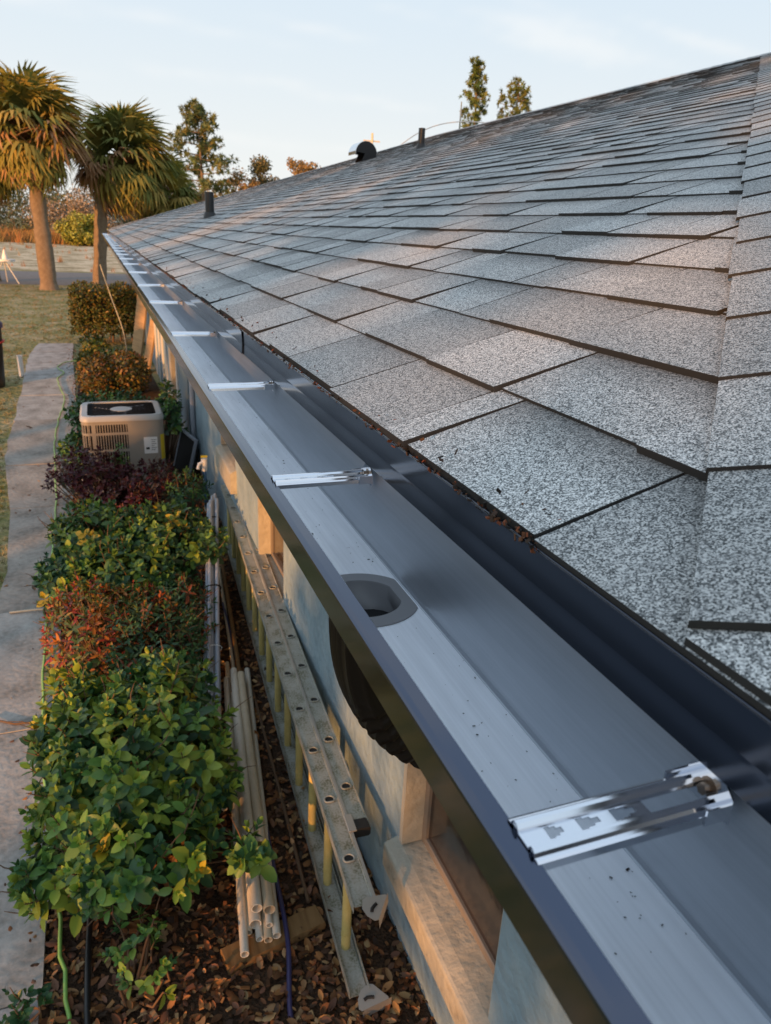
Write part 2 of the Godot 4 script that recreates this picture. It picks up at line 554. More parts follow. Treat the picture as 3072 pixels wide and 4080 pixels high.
func build_ground() -> void:
	var g := ground_sheet("ground", PackedVector2Array([Vector2(-500, 200), Vector2(500, 200), Vector2(500, -900), Vector2(-500, -900)]), GY - 0.012, M.lawn)
	tag(g, "patchy dry green lawn running to the trees", "lawn")
	var s := ground_sheet("sandy_ground", PackedVector2Array([Vector2(-150, -43.5), Vector2(150, -43.5), Vector2(150, -106), Vector2(-150, -106)]), GY - 0.008, M.sand)
	tag(s, "pale sandy ground with dry grass beyond the road", "ground")
	var r := ground_sheet("road", PackedVector2Array([Vector2(-120, -34.2), Vector2(120, -34.2), Vector2(120, -42.6), Vector2(-120, -42.6)]), GY - 0.004, M.road)
	tag(r, "grey asphalt road behind the palms", "road")
	var bed := ground_sheet("mulch_bed", PackedVector2Array([Vector2(-0.44, 0.8), Vector2(0.9, 0.8), Vector2(0.9, -9.5), Vector2(0.7, -17.0), Vector2(-0.5, -17.0), Vector2(-0.42, -9.4)]), GY - 0.004, M.mulch)
	tag(bed, "brown leaf-covered planting bed along the blue wall", "planting bed")
	# the path: cast slabs with open joints
	var path := Node3D.new()
	path.name = "concrete_path"
	path.position = Vector3(-0.8, GY, -8)
	add_child(path)
	tag(path, "worn concrete path with a green hose along it", "path", "", "structure")
	var cuts := [0.9, -2.06, -3.66, -5.06, -7.2, -8.6, -10.7, -12.3, -13.6, -15.2, -16.6, -17.75]
	for i in cuts.size() - 1:
		var z0: float = cuts[i] - 0.004
		var z1: float = cuts[i + 1] + 0.004
		var pts := PackedVector2Array()
		var steps := 6
		for k in steps + 1:
			var z := lerpf(z0, z1, float(k) / steps)
			pts.append(Vector2(path_left(z) + rng.randf_range(-0.015, 0.015), z))
		for k in steps + 1:
			var z := lerpf(z1, z0, float(k) / steps)
			pts.append(Vector2(path_right(z) + rng.randf_range(-0.012, 0.012), z))
		var st := mb()
		var y := GY + 0.02 + rng.randf_range(-0.004, 0.006)
		var flip := PackedVector2Array()
		for p in pts: flip.append(Vector2(p.x, -p.y))
		if Geometry2D.is_polygon_clockwise(flip): flip.reverse()
		prism(st, flip, GY - 0.06, y, LYING)
		part(path, "slab", done(st), [M.concrete, M.concrete_b, M.concrete_c, M.concrete][rng.randi() % 4])

func path_left(z: float) -> float:
	return -1.43 + smoothstep(-17.7, -9.0, z) * 0.24 + smoothstep(-9.8, -5.6, z) * 0.34 + smoothstep(-16.0, -17.9, z) * 0.1

func path_right(z: float) -> float:
	return -0.42 - smoothstep(-9.4, -17.8, z) * 0.2 + smoothstep(-5.0, -2.0, z) * 0.02

# ---------------------------------------------------------------- house
const HOUSE_Z0 := -0.66
const HOUSE_Z1 := -18.4

func build_house() -> void:
	var h := thing("house", "single storey pale blue stucco house with grey shingle roof and new gutter", "house", Vector3(6, GY, -9.5))
	M.house = h
	# long wall towards the path, in pieces around its openings
	var wall := mb()
	var top := -0.39
	var th := 0.2
	var segs := [  # z0, z1, y0, y1
		[HOUSE_Z0, -1.24, GY - 0.2, top], [-1.24, -1.94, GY - 0.2, -2.17], [-1.24, -1.94, -0.72, top], [-1.94, -3.89, GY - 0.2, top],
		[-3.89, -4.63, GY - 0.2, -2.17], [-3.89, -4.63, -0.72, top], [-4.63, -5.56, GY - 0.2, top], [-5.56, -6.28, GY - 0.2, -1.83], [-5.56, -6.28, -0.72, top], [-6.28, -8.6, GY - 0.2, top]]
	for s in segs:
		box(wall, Vector3(WALL, s[2], s[1]), Vector3(WALL + th, s[3], s[0]))
	box(wall, Vector3(WALL, -0.6, -10.9), Vector3(WALL + th, top, -8.6))
	box(wall, Vector3(WALL, GY - 0.2, HOUSE_Z1), Vector3(WALL + th, top, -11.25))
	box(wall, Vector3(WALL + th, GY - 0.2, HOUSE_Z0 - th), Vector3(11.1, top, HOUSE_Z0))
	box(wall, Vector3(WALL + th, GY - 0.2, HOUSE_Z1), Vector3(11.1, top, HOUSE_Z1 + th))
	box(wall, Vector3(10.9, GY - 0.2, HOUSE_Z1 + th), Vector3(11.1, top, HOUSE_Z0 - th))
	var w := part(h, "wall", done(wall), M.stucco)
	# recessed entry, with a dark inside
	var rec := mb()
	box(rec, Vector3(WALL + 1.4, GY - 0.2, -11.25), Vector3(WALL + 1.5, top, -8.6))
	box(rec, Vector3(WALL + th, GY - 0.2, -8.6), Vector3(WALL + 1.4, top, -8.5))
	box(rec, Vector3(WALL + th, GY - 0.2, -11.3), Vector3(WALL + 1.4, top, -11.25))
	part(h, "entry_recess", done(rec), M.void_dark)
	var post := mb()
	cbox(post, Vector3(WALL - 0.012, GY, -11.25), Vector3(WALL + th + 0.002, -0.6, -10.95), 0.008)
	part(h, "entry_post", done(post), M.cream)
	var trim := mb()
	for z in [-11.9, -12.6, -13.3, -14.1]:
		cbox(trim, Vector3(WALL - 0.02, GY, z), Vector3(WALL - 0.002, top - 0.02, z + 0.18), 0.004)
	part(h, "wall_boards", done(trim), M.trim_white)
	var dr := mb()
	cbox(dr, Vector3(WALL - 0.03, GY + 0.05, -9.78), Vector3(WALL + 0.02, -0.62, -8.62), 0.006)
	var door := part(h, "door", done(dr), M.door_blue)
	door.set_meta("label", "grey blue door leaf standing open flat against the wall")
	var ds := mb()
	cbox(ds, Vector3(WALL - 0.045, GY + 0.05, -9.9), Vector3(WALL + 0.03, -0.6, -9.785), 0.006)
	part(door, "door_trim", done(ds), M.trim_white)
	# windows, each set deep behind a cream surround and a thick sill
	for v in [[-1.24, -1.94, -2.14, 0.10, 0.055], [-3.89, -4.63, -2.14, 0.10, 0.055], [-5.56, -6.28, -1.79, 0.17, 0.05]]:
		window(h, v[0], v[1], v[2], v[3], v[4])
	# eaves
	var so := mb()
	box(so, Vector3(0.332, -0.405, HOUSE_Z1 - 0.55), Vector3(WALL + 0.05, -0.392, -0.1))
	part(h, "soffit", done(so), M.trim_white)
	var fa := mb()
	box(fa, Vector3(0.3035, -0.41, -19.0), Vector3(0.328, -0.222, -0.06))
	box(fa, Vector3(0.328, -0.41, -0.085), Vector3(11.6, -0.222, -0.06))
	box(fa, Vector3(0.328, -0.41, -19.0), Vector3(11.6, -0.222, -18.97))
	part(h, "fascia", done(fa), M.lip)
	# drip edge in lengths that overlap
	var ends := [-0.06, -1.665, -4.69, -7.7, -10.7, -13.7, -16.7, -19.02]
	for i in ends.size() - 1:
		var st := mb()
		var o := 0.0016 * (i % 2) + (0.0 if i != 1 else 0.0012)
		sheet(st, PackedVector2Array([Vector2(0.345 - o, -0.1995), Vector2(0.2965 - o, -0.2142), Vector2(0.2928 - o, -0.2168), Vector2(0.2942 - o, -0.2450), Vector2(0.2940 - o, -0.2480), Vector2(0.2932 - o, -0.2670), Vector2(0.2950 - o, -0.2680)]), 0.0009, ends[i + 1] - 0.03, ends[i])
		# the rolled bead under the shingles
		tube(st, [Vector3(0.2922 - o, -0.2150, ends[i]), Vector3(0.2922 - o, -0.2150, ends[i + 1] - 0.03)], 0.0016, 6)
		part(h, "drip_edge", done(st), M.drip)

func window(h: Node3D, z0: float, z1: float, sill_y: float, sill_h: float, out: float) -> void:
	# z0 is the near side, z1 the far one
	var depth := 0.105
	var rev := mb()
	box(rev, Vector3(WALL - 0.006, sill_y, z1 - 0.004), Vector3(WALL + depth, -0.70, z1 + 0.022))
	part(h, "window_surround", done(rev), M.cream)
	rev = mb()
	box(rev, Vector3(WALL + 0.003, sill_y, z0 - 0.006), Vector3(WALL + depth, -0.70, z0 + 0.004))
	part(h, "window_surround", done(rev), M.cream)
	var sl := mb()
	var m := 0.035
	# the sill's top falls outwards; its edges are rounded with plaster
	var prof := PackedVector2Array([Vector2(WALL - out, sill_y - 0.035 - sill_h), Vector2(WALL + depth, sill_y - 0.035 - sill_h), Vector2(WALL + depth, sill_y), Vector2(WALL, sill_y - 0.012), Vector2(WALL - out + 0.012, sill_y - 0.026), Vector2(WALL - out + 0.003, sill_y - 0.032), Vector2(WALL - out, sill_y - 0.042)])
	prism(sl, prof, z1 - m, z0 + m)
	part(h, "window_sill", done(sl), M.cream)
	var fr := mb()
	var fx := WALL + depth - 0.03
	for s in [[z1 + 0.022, z1 + 0.055, sill_y, -0.70], [z0 - 0.055, z0 - 0.022, sill_y, -0.70], [z1 + 0.055, z0 - 0.055, sill_y, sill_y + 0.035], [z1 + 0.055, z0 - 0.055, -1.45, -1.41]]:
		cbox(fr, Vector3(fx, s[2], s[0]), Vector3(fx + 0.029, s[3], s[1]), 0.003)
	var wn := part(h, "window", done(fr), M.frame)
	var pn := mb()
	box(pn, Vector3(fx + 0.012, sill_y + 0.03, z1 + 0.05), Vector3(fx + 0.018, -0.72, z0 - 0.05))
	part(wn, "pane", done(pn), M.glass)
	var bk := mb()  # near-black sheet behind the pane
	box(bk, Vector3(fx + 0.05, sill_y - 0.1, z1 - 0.02), Vector3(fx + 0.06, -0.68, z0 + 0.02))
	part(wn, "dark_backing", done(bk), M.void_dark)

# ---------------------------------------------------------------- roof
const RIDGE_X := 5.93
const APEX_NEAR := Vector3(5.93, 1.707, -5.9)
const APEX_FAR := Vector3(5.93, 1.707, -13.3)
const CORNER_NEAR := Vector3(0.2936, -0.2118, -0.055)
const CORNER_FAR := Vector3(0.2936, -0.2118, -19.0)
const EXPOSURE := 0.143

func roof_point(s: float, z: float, up := 0.0) -> Vector3:
	var a := deg_to_rad(SLOPE)
	return Vector3(EAVE.x + cos(a) * s - sin(a) * up, EAVE.y + sin(a) * s + cos(a) * up, z)

func hip_z(s: float, near: bool) -> float:
	var f := s * cos(deg_to_rad(SLOPE)) / (RIDGE_X - EAVE.x)
	return lerpf(CORNER_NEAR.z, APEX_NEAR.z, f) if near else lerpf(CORNER_FAR.z, APEX_FAR.z, f)

# one shingle tab: a wedge lying on the course below; f carries (s, z, height) into the world
func tab(top: SurfaceTool, edge: SurfaceTool, f: Callable, s0: float, s1: float, za: float, zb: float, za1: float, zb1: float, hb: float, ht: float, band: float, uvo: Vector2) -> void:
	# za is the far end, zb the near one (za < zb); za1, zb1 are the same at the upper edge
	var m := 0.45
	var hm := lerpf(hb, ht, m)
	var sm := lerpf(s0, s1, m)
	var ma := lerpf(za, za1, m)
	var mbz := lerpf(zb, zb1, m)
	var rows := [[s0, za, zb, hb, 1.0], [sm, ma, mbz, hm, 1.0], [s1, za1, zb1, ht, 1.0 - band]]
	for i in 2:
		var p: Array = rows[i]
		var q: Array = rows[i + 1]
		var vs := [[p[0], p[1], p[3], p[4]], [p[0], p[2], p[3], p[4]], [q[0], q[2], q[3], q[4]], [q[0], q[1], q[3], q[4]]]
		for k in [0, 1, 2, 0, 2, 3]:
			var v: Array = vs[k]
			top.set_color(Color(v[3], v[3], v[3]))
			vert(top, f.call(v[0], v[1], v[2]), Vector2(v[1], v[0]) + uvo)
	var d := 0.012
	flat_quad(edge, f.call(s0, zb, hb - d), f.call(s0, zb, hb), f.call(s0, za, hb), f.call(s0, za, hb - d))
	flat_quad(edge, f.call(s1, zb1, ht - d), f.call(s1, zb1, ht), f.call(s0, zb, hb), f.call(s0, zb, hb - d))
	flat_quad(edge, f.call(s0, za, hb - d), f.call(s0, za, hb), f.call(s1, za1, ht), f.call(s1, za1, ht - d))

func build_roof() -> void:
	var h: Node3D = M.house
	var dk := mb()
	var dn := Vector3(0, -0.006, 0)
	var xr := 2.0 * RIDGE_X - EAVE.x
	var cn2 := Vector3(xr, EAVE.y, CORNER_NEAR.z)
	var cf2 := Vector3(xr, EAVE.y, CORNER_FAR.z)
	flat_quad(dk, CORNER_NEAR + dn, CORNER_FAR + dn, APEX_FAR + dn, APEX_NEAR + dn)
	flat_quad(dk, cf2 + dn, cn2 + dn, APEX_NEAR + dn, APEX_FAR + dn)
	tri(dk, CORNER_NEAR + dn, APEX_NEAR + dn, cn2 + dn)
	tri(dk, CORNER_FAR + dn, cf2 + dn, APEX_FAR + dn)
	var roof := part(h, "roof", done(dk), M.asphalt_edge)
	roof.set_meta("label", "grey speckled shingle roof with hip and ridge caps")
	# lay out every tab of the slope in view
	var r := RandomNumberGenerator.new()
	r.seed = 99
	var len_s := (RIDGE_X - EAVE.x) / cos(deg_to_rad(SLOPE))
	var tabs := []
	var course := 0
	var s := 0.0
	var inv := cam.transform.affine_inverse()
	# the first courses' joints stand where the nearest shingles have theirs
	var first := [[-0.429, -0.686, -0.745, -0.968, -1.229], [-0.49, -0.738, -0.94, -1.21], [-0.52, -0.80, -1.02, -1.13]]
	while s < len_s - 0.03:
		var s1 := minf(s + EXPOSURE, len_s)
		var z_hi := hip_z(s, true) - 0.03
		var z_hi1 := hip_z(s1, true) - 0.03
		var z_lo := hip_z(s, false) + 0.02
		var z_lo1 := hip_z(s1, false) + 0.02
		var cuts := [z_hi]
		var z := z_hi - r.randf_range(0.05, 0.25)
		if course < first.size():
			for c in first[course]: cuts.append(c)
			z = cuts[-1] - r.randf_range(0.1, 0.22)
		while z > z_lo + 0.05:
			cuts.append(z)
			z -= [0.08, 0.12, 0.15, 0.18, 0.22, 0.26][r.randi() % 6] * r.randf_range(0.9, 1.1)
		cuts.append(z_lo)
		for i in cuts.size() - 1:
			var zb: float = cuts[i] - 0.0018
			var za: float = cuts[i + 1] + 0.0018
			var zb1: float = z_hi1 if i == 0 else zb
			var za1: float = z_lo1 if i == cuts.size() - 2 else za
			zb1 = minf(zb1, z_hi1)
			za1 = maxf(za1, z_lo1)
			if za1 > zb1: za1 = zb1 - 0.001
			var proud := r.randf() < 0.55
			var hb := 0.0092 if proud else 0.0052
			hb += r.randf_range(-0.0008, 0.0012)
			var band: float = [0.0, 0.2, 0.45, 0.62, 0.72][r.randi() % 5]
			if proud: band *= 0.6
			var sj := s + r.randf_range(-0.003, 0.003) - (0.006 if proud and course > 0 else 0.0)
			var mid := roof_point(s + EXPOSURE / 2, (za + zb) / 2)
			var c := inv * mid
			var size := 0.0
			if c.z < 0 and absf(c.x / c.z) < 0.56 and absf(c.y / c.z) < 0.74:
				size = (zb - za) * absf(Vector3(-sin(deg_to_rad(SLOPE)), cos(deg_to_rad(SLOPE)), 0).dot(mid.normalized())) / mid.length_squared()
			tabs.append([size, sj, s1 + 0.012, za, zb, za1, zb1, hb, band, r.randi() % 3, Vector2(r.randf() * 3, r.randf() * 3)])
		s += EXPOSURE
		course += 1
	tabs.sort_custom(func(p, q): return p[0] > q[0])
	var far := [mb(), mb(), mb()]
	var far_edge := mb()
	var f := func(ss, zz, up): return roof_point(ss, zz, up)
	for i in tabs.size():
		var t: Array = tabs[i]
		if i < 300:
			var top := mb()
			var edge := mb()
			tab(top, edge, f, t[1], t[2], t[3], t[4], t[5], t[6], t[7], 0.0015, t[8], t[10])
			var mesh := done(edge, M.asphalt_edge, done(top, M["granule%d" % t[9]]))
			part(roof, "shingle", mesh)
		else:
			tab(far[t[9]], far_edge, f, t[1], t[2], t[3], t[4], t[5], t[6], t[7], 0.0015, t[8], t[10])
	var fm := done(far_edge, M.asphalt_edge)
	for k in 3: fm = done(far[k], M["granule%d" % k], fm)
	part(roof, "far_shingles", fm).set_meta("kind", "stuff")
	# the near hip slope and the two slopes out of sight get courses too
	var other := mb()
	var other_e := mb()
	var fn := func(ss, xx, up): return Vector3(xx, EAVE.y + ss * (APEX_NEAR.y - EAVE.y) / (CORNER_NEAR.z - APEX_NEAR.z) + up, CORNER_NEAR.z - ss)
	var run := CORNER_NEAR.z - APEX_NEAR.z
	var q := 0.0
	while q < run - 0.05:
		var q1 := minf(q + 0.135, run)
		var x := EAVE.x + (RIDGE_X - EAVE.x) * q / run + 0.06
		var xe := xr - (RIDGE_X - EAVE.x) * q / run - 0.06
		while x < xe - 0.05:
			var x1 := minf(x + r.randf_range(0.12, 0.3), xe)
			tab(other, other_e, fn, q, q1 + 0.012, x + 0.0015, x1 - 0.0015, x + 0.0015, x1 - 0.0015, r.randf_range(0.008, 0.013), 0.0015, r.randf_range(0, 0.4), Vector2(r.randf(), r.randf()))
			x = x1
		q += 0.135
	part(roof, "hip_slope_shingles", done(other, M.granule0, done(other_e, M.asphalt_edge))).set_meta("kind", "stuff")
	var back := mb()
	var bu := Vector3(0, 0.004, 0)
	flat_quad(back, cf2 + bu, cn2 + bu, APEX_NEAR + bu, APEX_FAR + bu)
	tri(back, CORNER_FAR + bu, cf2 + bu, APEX_FAR + bu, Vector2(0, 0), Vector2(10, 0), Vector2(5, 6))
	part(roof, "back_slope", done(back, null), M.granule1)
	caps(roof, "hip_cap", CORNER_NEAR, APEX_NEAR, 0.182, Vector3(-sin(deg_to_rad(SLOPE)), cos(deg_to_rad(SLOPE)), 0), Vector3(0, run, APEX_NEAR.y - EAVE.y).normalized(), 0.155)
	caps(roof, "far_hip_cap", CORNER_FAR, APEX_FAR, 0.182, Vector3(0, CORNER_FAR.z * -1.0 + APEX_FAR.z, -(APEX_NEAR.y - EAVE.y)).normalized(), Vector3(-sin(deg_to_rad(SLOPE)), cos(deg_to_rad(SLOPE)), 0), 0.15)
	caps(roof, "ridge_cap", APEX_FAR, APEX_NEAR + Vector3(0, 0, 0.06), 0.15, Vector3(-sin(deg_to_rad(SLOPE)), cos(deg_to_rad(SLOPE)), 0), Vector3(sin(deg_to_rad(SLOPE)), cos(deg_to_rad(SLOPE)), 0), 0.16)
	roof_fittings(roof)

# overlapping cap shingles bent over a hip or ridge; n0 and n1 are the normals of the slopes left and right of it
func caps(roof: Node3D, called: String, a: Vector3, b: Vector3, step: float, n0: Vector3, n1: Vector3, wing: float) -> void:
	var d := (b - a).normalized()
	var l := a.distance_to(b)
	var w0 := n0.cross(d).normalized()
	var w1 := n1.cross(d).normalized()
	if w0.y > 0: w0 = -w0
	if w1.y > 0: w1 = -w1
	var r := RandomNumberGenerator.new()
	r.seed = 17
	var up := (n0 + n1).normalized()
	var t := -0.025
	while t < l:
		var e := minf(t + step + 0.05, l + 0.02)
		var top := mb()
		var edge := mb()
		var wig := r.randf_range(-0.004, 0.004)
		var uvo := Vector2(r.randf() * 3, r.randf() * 3)
		var tone := r.randf_range(0.86, 1.05)
		var rows := []
		for k in 2:
			var at: Vector3 = a + d * (t if k == 0 else e)
			var hh := 0.0195 if k == 0 else 0.0150
			if t < 0.0 and k == 0: hh = 0.0125
			rows.append([at + w0 * (wing + wig) + n0 * (hh - 0.002), at + w0 * 0.03 + n0 * hh, at + up * (hh + 0.004), at + w1 * 0.03 + n1 * hh, at + w1 * (wing - wig) + n1 * (hh - 0.002)])
		for row in rows:
			for k in 5:
				var p: Vector3 = row[k]
				if p.x < EAVE.x - 0.003 and d.x > 0.1 and a.y < 0: p += d * ((EAVE.x - 0.003 - p.x) / d.x)
				if a == CORNER_NEAR and p.z > CORNER_NEAR.z + 0.004: p -= d * ((CORNER_NEAR.z + 0.004 - p.z) / -d.z)
				row[k] = p
		top.set_smooth_group(1)
		var us := [-wing, -0.03, 0.0, 0.03, wing]
		for k in 4:
			top.set_color(Color(tone, tone, tone))
			quad(top, rows[0][k], rows[0][k + 1], rows[1][k + 1], rows[1][k], Vector2(us[k], d.dot(rows[0][k])) + uvo, Vector2(us[k + 1], d.dot(rows[0][k + 1])) + uvo, Vector2(us[k + 1], d.dot(rows[1][k + 1])) + uvo, Vector2(us[k], d.dot(rows[1][k])) + uvo)
			var dn := -up * 0.006
			flat_quad(edge, rows[0][k] + dn, rows[0][k], rows[0][k + 1], rows[0][k + 1] + dn)
		for k in [0, 4]:
			var nn: Vector3 = -(n0 if k == 0 else n1) * 0.006
			flat_quad(edge, rows[0][k] + nn, rows[0][k], rows[1][k], rows[1][k] + nn)
		part(roof, called, done(edge, M.asphalt_edge, done(top, M["granule%d" % (r.randi() % 3)])))
		t += step

func roof_fittings(roof: Node3D) -> void:
	# two black vent pipes and a hooded exhaust
	for v in [[0.90, -8.28, 0.245, 0.045], [3.94, -9.59, 0.23, 0.042]]:
		var foot := roof_point(v[0], v[1])
		var st := mb()
		tube(st, [foot + Vector3(0, -0.05, 0), foot + Vector3(0, v[2], 0)], v[3], 18, false)
		tube(st, [foot + Vector3(0, v[2], 0), foot + Vector3(0, -0.02, 0)], v[3] - 0.006, 18, false)
		for k in 18:
			var e0 := Vector3(cos(TAU * k / 18), 0, sin(TAU * k / 18))
			var e1 := Vector3(cos(TAU * (k + 1) / 18), 0, sin(TAU * (k + 1) / 18))
			var t0 := foot + Vector3(0, v[2], 0)
			quad(st, t0 + e0 * (v[3] - 0.006), t0 + e1 * (v[3] - 0.006), t0 + e1 * v[3], t0 + e0 * v[3])
		var p := part(roof, "vent_pipe", done(st), M.hose_black)
		p.set_meta("label", "upright black plumbing vent pipe on the shingles" if v[0] < 2 else "upright black vent pipe high on the slope near the ridge")
		var fl := mb()
		tube(fl, [foot + Vector3(0, -0.02, 0), foot + Vector3(0, 0.05, 0)], [v[3] + 0.03, v[3] + 0.008], 18, false)
		part(p, "flashing", done(fl), M.hose_black)
	var c := roof_point(3.79, -11.5)
	var hood := mb()
	var pts := PackedVector2Array()
	for k in 15:
		var a := lerpf(-0.35, PI + 0.1, k / 14.0)
		pts.append(Vector2(cos(a) * 0.17, sin(a) * 0.17 + 0.10))
	pts.append(Vector2(-0.165, 0.08))
	# the hood is a half drum open towards the eave
	var b := Transform3D(Basis.IDENTITY, c)
	sheet(hood, pts, 0.004, -0.17, 0.17, b)
	var hd := part(roof, "exhaust_hood", done(hood), M.zinc)
	hd.set_meta("label", "round topped metal exhaust hood near the ridge")
	var side := mb()
	var poly := PackedVector2Array([Vector2(0.16, -0.02)])
	for k in 13:
		var a := lerpf(-0.2, PI * 0.96, k / 12.0)
		poly.append(Vector2(cos(a) * 0.168, sin(a) * 0.168 + 0.10))
	poly.append(Vector2(-0.02, 0.10))
	poly.append(Vector2(-0.09, -0.06))
	for z in [-0.166, 0.160]:
		prism(side, poly, z, z + 0.006, b)
	part(hd, "hood_side", done(side), M.black_metal)
	var base := mb()
	box(base, Vector3(-0.16, -0.065, -0.155), Vector3(0.16, -0.03, 0.155), Transform3D(Basis(Vector3(0, 0, 1), deg_to_rad(SLOPE)), c + Vector3(0, 0.045, 0)))
	part(hd, "hood_base", done(base), M.zinc)

# ---------------------------------------------------------------- gutter
const FLOOR_Y := -0.378

func build_gutter() -> void:
	var g := thing("rain_gutter", "new grey metal gutter with dark lip and shiny hangers along the shingle edge", "gutter", Vector3(0.25, -0.4, -9.5))
	M.gutter = g
	var st := mb()
	var z0 := -0.03
	var z1 := -19.05
	var back := [Vector2(0.3028, -0.250), Vector2(0.3022, -0.373), Vector2(0.3005, -0.3768), Vector2(0.2985, -0.3777)]
	var front := [Vector2(0.223, -0.3768), Vector2(0.2165, -0.374), Vector2(0.209, -0.362), Vector2(0.204, -0.345), Vector2(0.193, -0.331), Vector2(0.180, -0.323), Vector2(0.171, -0.317), Vector2(0.1668, -0.312)]
	var fl := mb()
	var bk := PackedVector2Array(back)
	bk.reverse()
	var fr := PackedVector2Array(front)
	fr.reverse()
	var lap := Vector2(0, 0.0012)
	# roll-formed lengths meet in a lapped seam
	for run in [[-9.62, z0, Vector2.ZERO], [z1, -9.58, lap]]:
		var b2 := PackedVector2Array()
		for p in bk: b2.append(p + run[2])
		var f2 := PackedVector2Array()
		for p in fr: f2.append(p + run[2])
		sheet(st, b2, 0.0009, run[0], run[1])
		sheet(st, f2, 0.0009, run[0], run[1])
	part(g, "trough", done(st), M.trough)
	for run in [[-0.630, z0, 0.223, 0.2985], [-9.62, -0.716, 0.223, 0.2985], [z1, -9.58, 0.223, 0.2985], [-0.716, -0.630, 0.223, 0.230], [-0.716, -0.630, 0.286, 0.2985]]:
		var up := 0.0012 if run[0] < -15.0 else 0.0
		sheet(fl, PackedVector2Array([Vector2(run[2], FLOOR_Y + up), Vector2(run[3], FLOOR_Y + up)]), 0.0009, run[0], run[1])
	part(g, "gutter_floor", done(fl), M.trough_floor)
	var cp := mb()
	for z in [z0, z1 - 0.0012]:
		var poly := PackedVector2Array(back + front + [Vector2(0.1645, -0.285)])
		prism(cp, poly, z, z + 0.0012)
	part(g, "end_cap", done(cp), M.lip)
	# front lip: upright face, rolled top, return hem
	var lp := mb()
	var face := PackedVector2Array([Vector2(0.1782, -0.2875), Vector2(0.1790, -0.2832), Vector2(0.1778, -0.2816), Vector2(0.1690, -0.2822), Vector2(0.1655, -0.2830), Vector2(0.1640, -0.2842), Vector2(0.1634, -0.2860), Vector2(0.1632, -0.3110), Vector2(0.1650, -0.3130)])
	lp.set_smooth_group(-1)
	sheet(lp, face, 0.0010, z1, z0)
	part(g, "front_lip", done(lp), M.lip)
	# hangers
	for z in [-0.235, -0.8115, -1.372, -2.10, -2.99, -3.80, -4.80, -5.72, -6.53, -7.35, -8.2, -9.05, -9.9, -10.75, -11.6, -12.45, -13.3, -14.15, -15.0, -15.85, -16.7, -17.5, -18.3]:
		hanger(g, z)
	outlet(g)

func hanger(g: Node3D, z: float) -> void:
	var y := -0.2805
	var tilt := Transform3D(Basis(Vector3(0, 0, 1), rng.randf_range(-0.015, 0.015)) * Basis(Vector3(0, 1, 0), rng.randf_range(-0.03, 0.03)), Vector3(0.178, y, z))
	# local axes: x across the gutter, profile in z, y
	var b := tilt * Transform3D(Vector3(0, 0, 1), Vector3(0, 1, 0), Vector3(1, 0, 0), Vector3.ZERO)
	var st := mb()
	for sgn in [-1.0, 1.0]:
		var pr := PackedVector2Array()
		for p in [[0.0158, -0.0050], [0.0152, -0.0006], [0.0138, 0.0], [0.0118, 0.0002], [0.0108, 0.0022], [0.0092, 0.0036], [0.0072, 0.0036], [0.0058, 0.0020], [0.0050, 0.0]]:
			pr.append(Vector2(p[0] * sgn, p[1]))
		sheet(st, pr, 0.0008, -0.002, 0.117, b)
	# the web between the ribs is punched
	var cuts := [[-0.002, 0.012], [0.0215, 0.031], [0.044, 0.052], [0.0665, 0.0735]]
	for c in cuts:
		prism(st, PackedVector2Array([Vector2(-0.0052, -0.0004), Vector2(0.0052, -0.0004), Vector2(0.0052, 0.0006), Vector2(-0.0052, 0.0006)]), c[0], c[1], b)
	for c in [[0.012, 0.0215], [0.031, 0.044], [0.052, 0.0665]]:
		# what is left beside each hole narrows to a notch
		for sgn in [-1.0, 1.0]:
			for k in 3:
				var w: float = [0.0012, 0.0020, 0.0034][k]
				var x0 := lerpf(c[0], c[1], k / 3.0)
				var x1 := lerpf(c[0], c[1], (k + 1) / 3.0)
				box(st, Vector3(minf(sgn * 0.0052, sgn * (0.0052 - w)), -0.0004, x0), Vector3(maxf(sgn * 0.0052, sgn * (0.0052 - w)), 0.0006, x1), b)
	# upturned end plate against the back
	var pl := PackedVector2Array([Vector2(-0.0165, -0.010), Vector2(0.0165, -0.010), Vector2(0.0165, 0.006), Vector2(0.010, 0.012), Vector2(-0.010, 0.012), Vector2(-0.0165, 0.006)])
	prism(st, pl, 0.1165, 0.1178, b)
	for sgn in [-1.0, 1.0]:
		box(st, Vector3(minf(sgn * 0.0166, sgn * 0.0154), -0.006, 0.100), Vector3(maxf(sgn * 0.0166, sgn * 0.0154), 0.004, 0.117), b)
	var hg := part(g, "hanger", done(st), M.zinc)
	var sc := mb()
	var o := b * Vector3(0, 0.002, 0.1178)
	var ax := (b.basis * Vector3(0, 0, 1)).normalized()
	tube(sc, [o, o - ax * 0.0016], 0.0062, 12)
	tube(sc, [o - ax * 0.0016, o - ax * 0.0068], 0.0036, 6)
	part(hg, "screw", done(sc), M.screw)

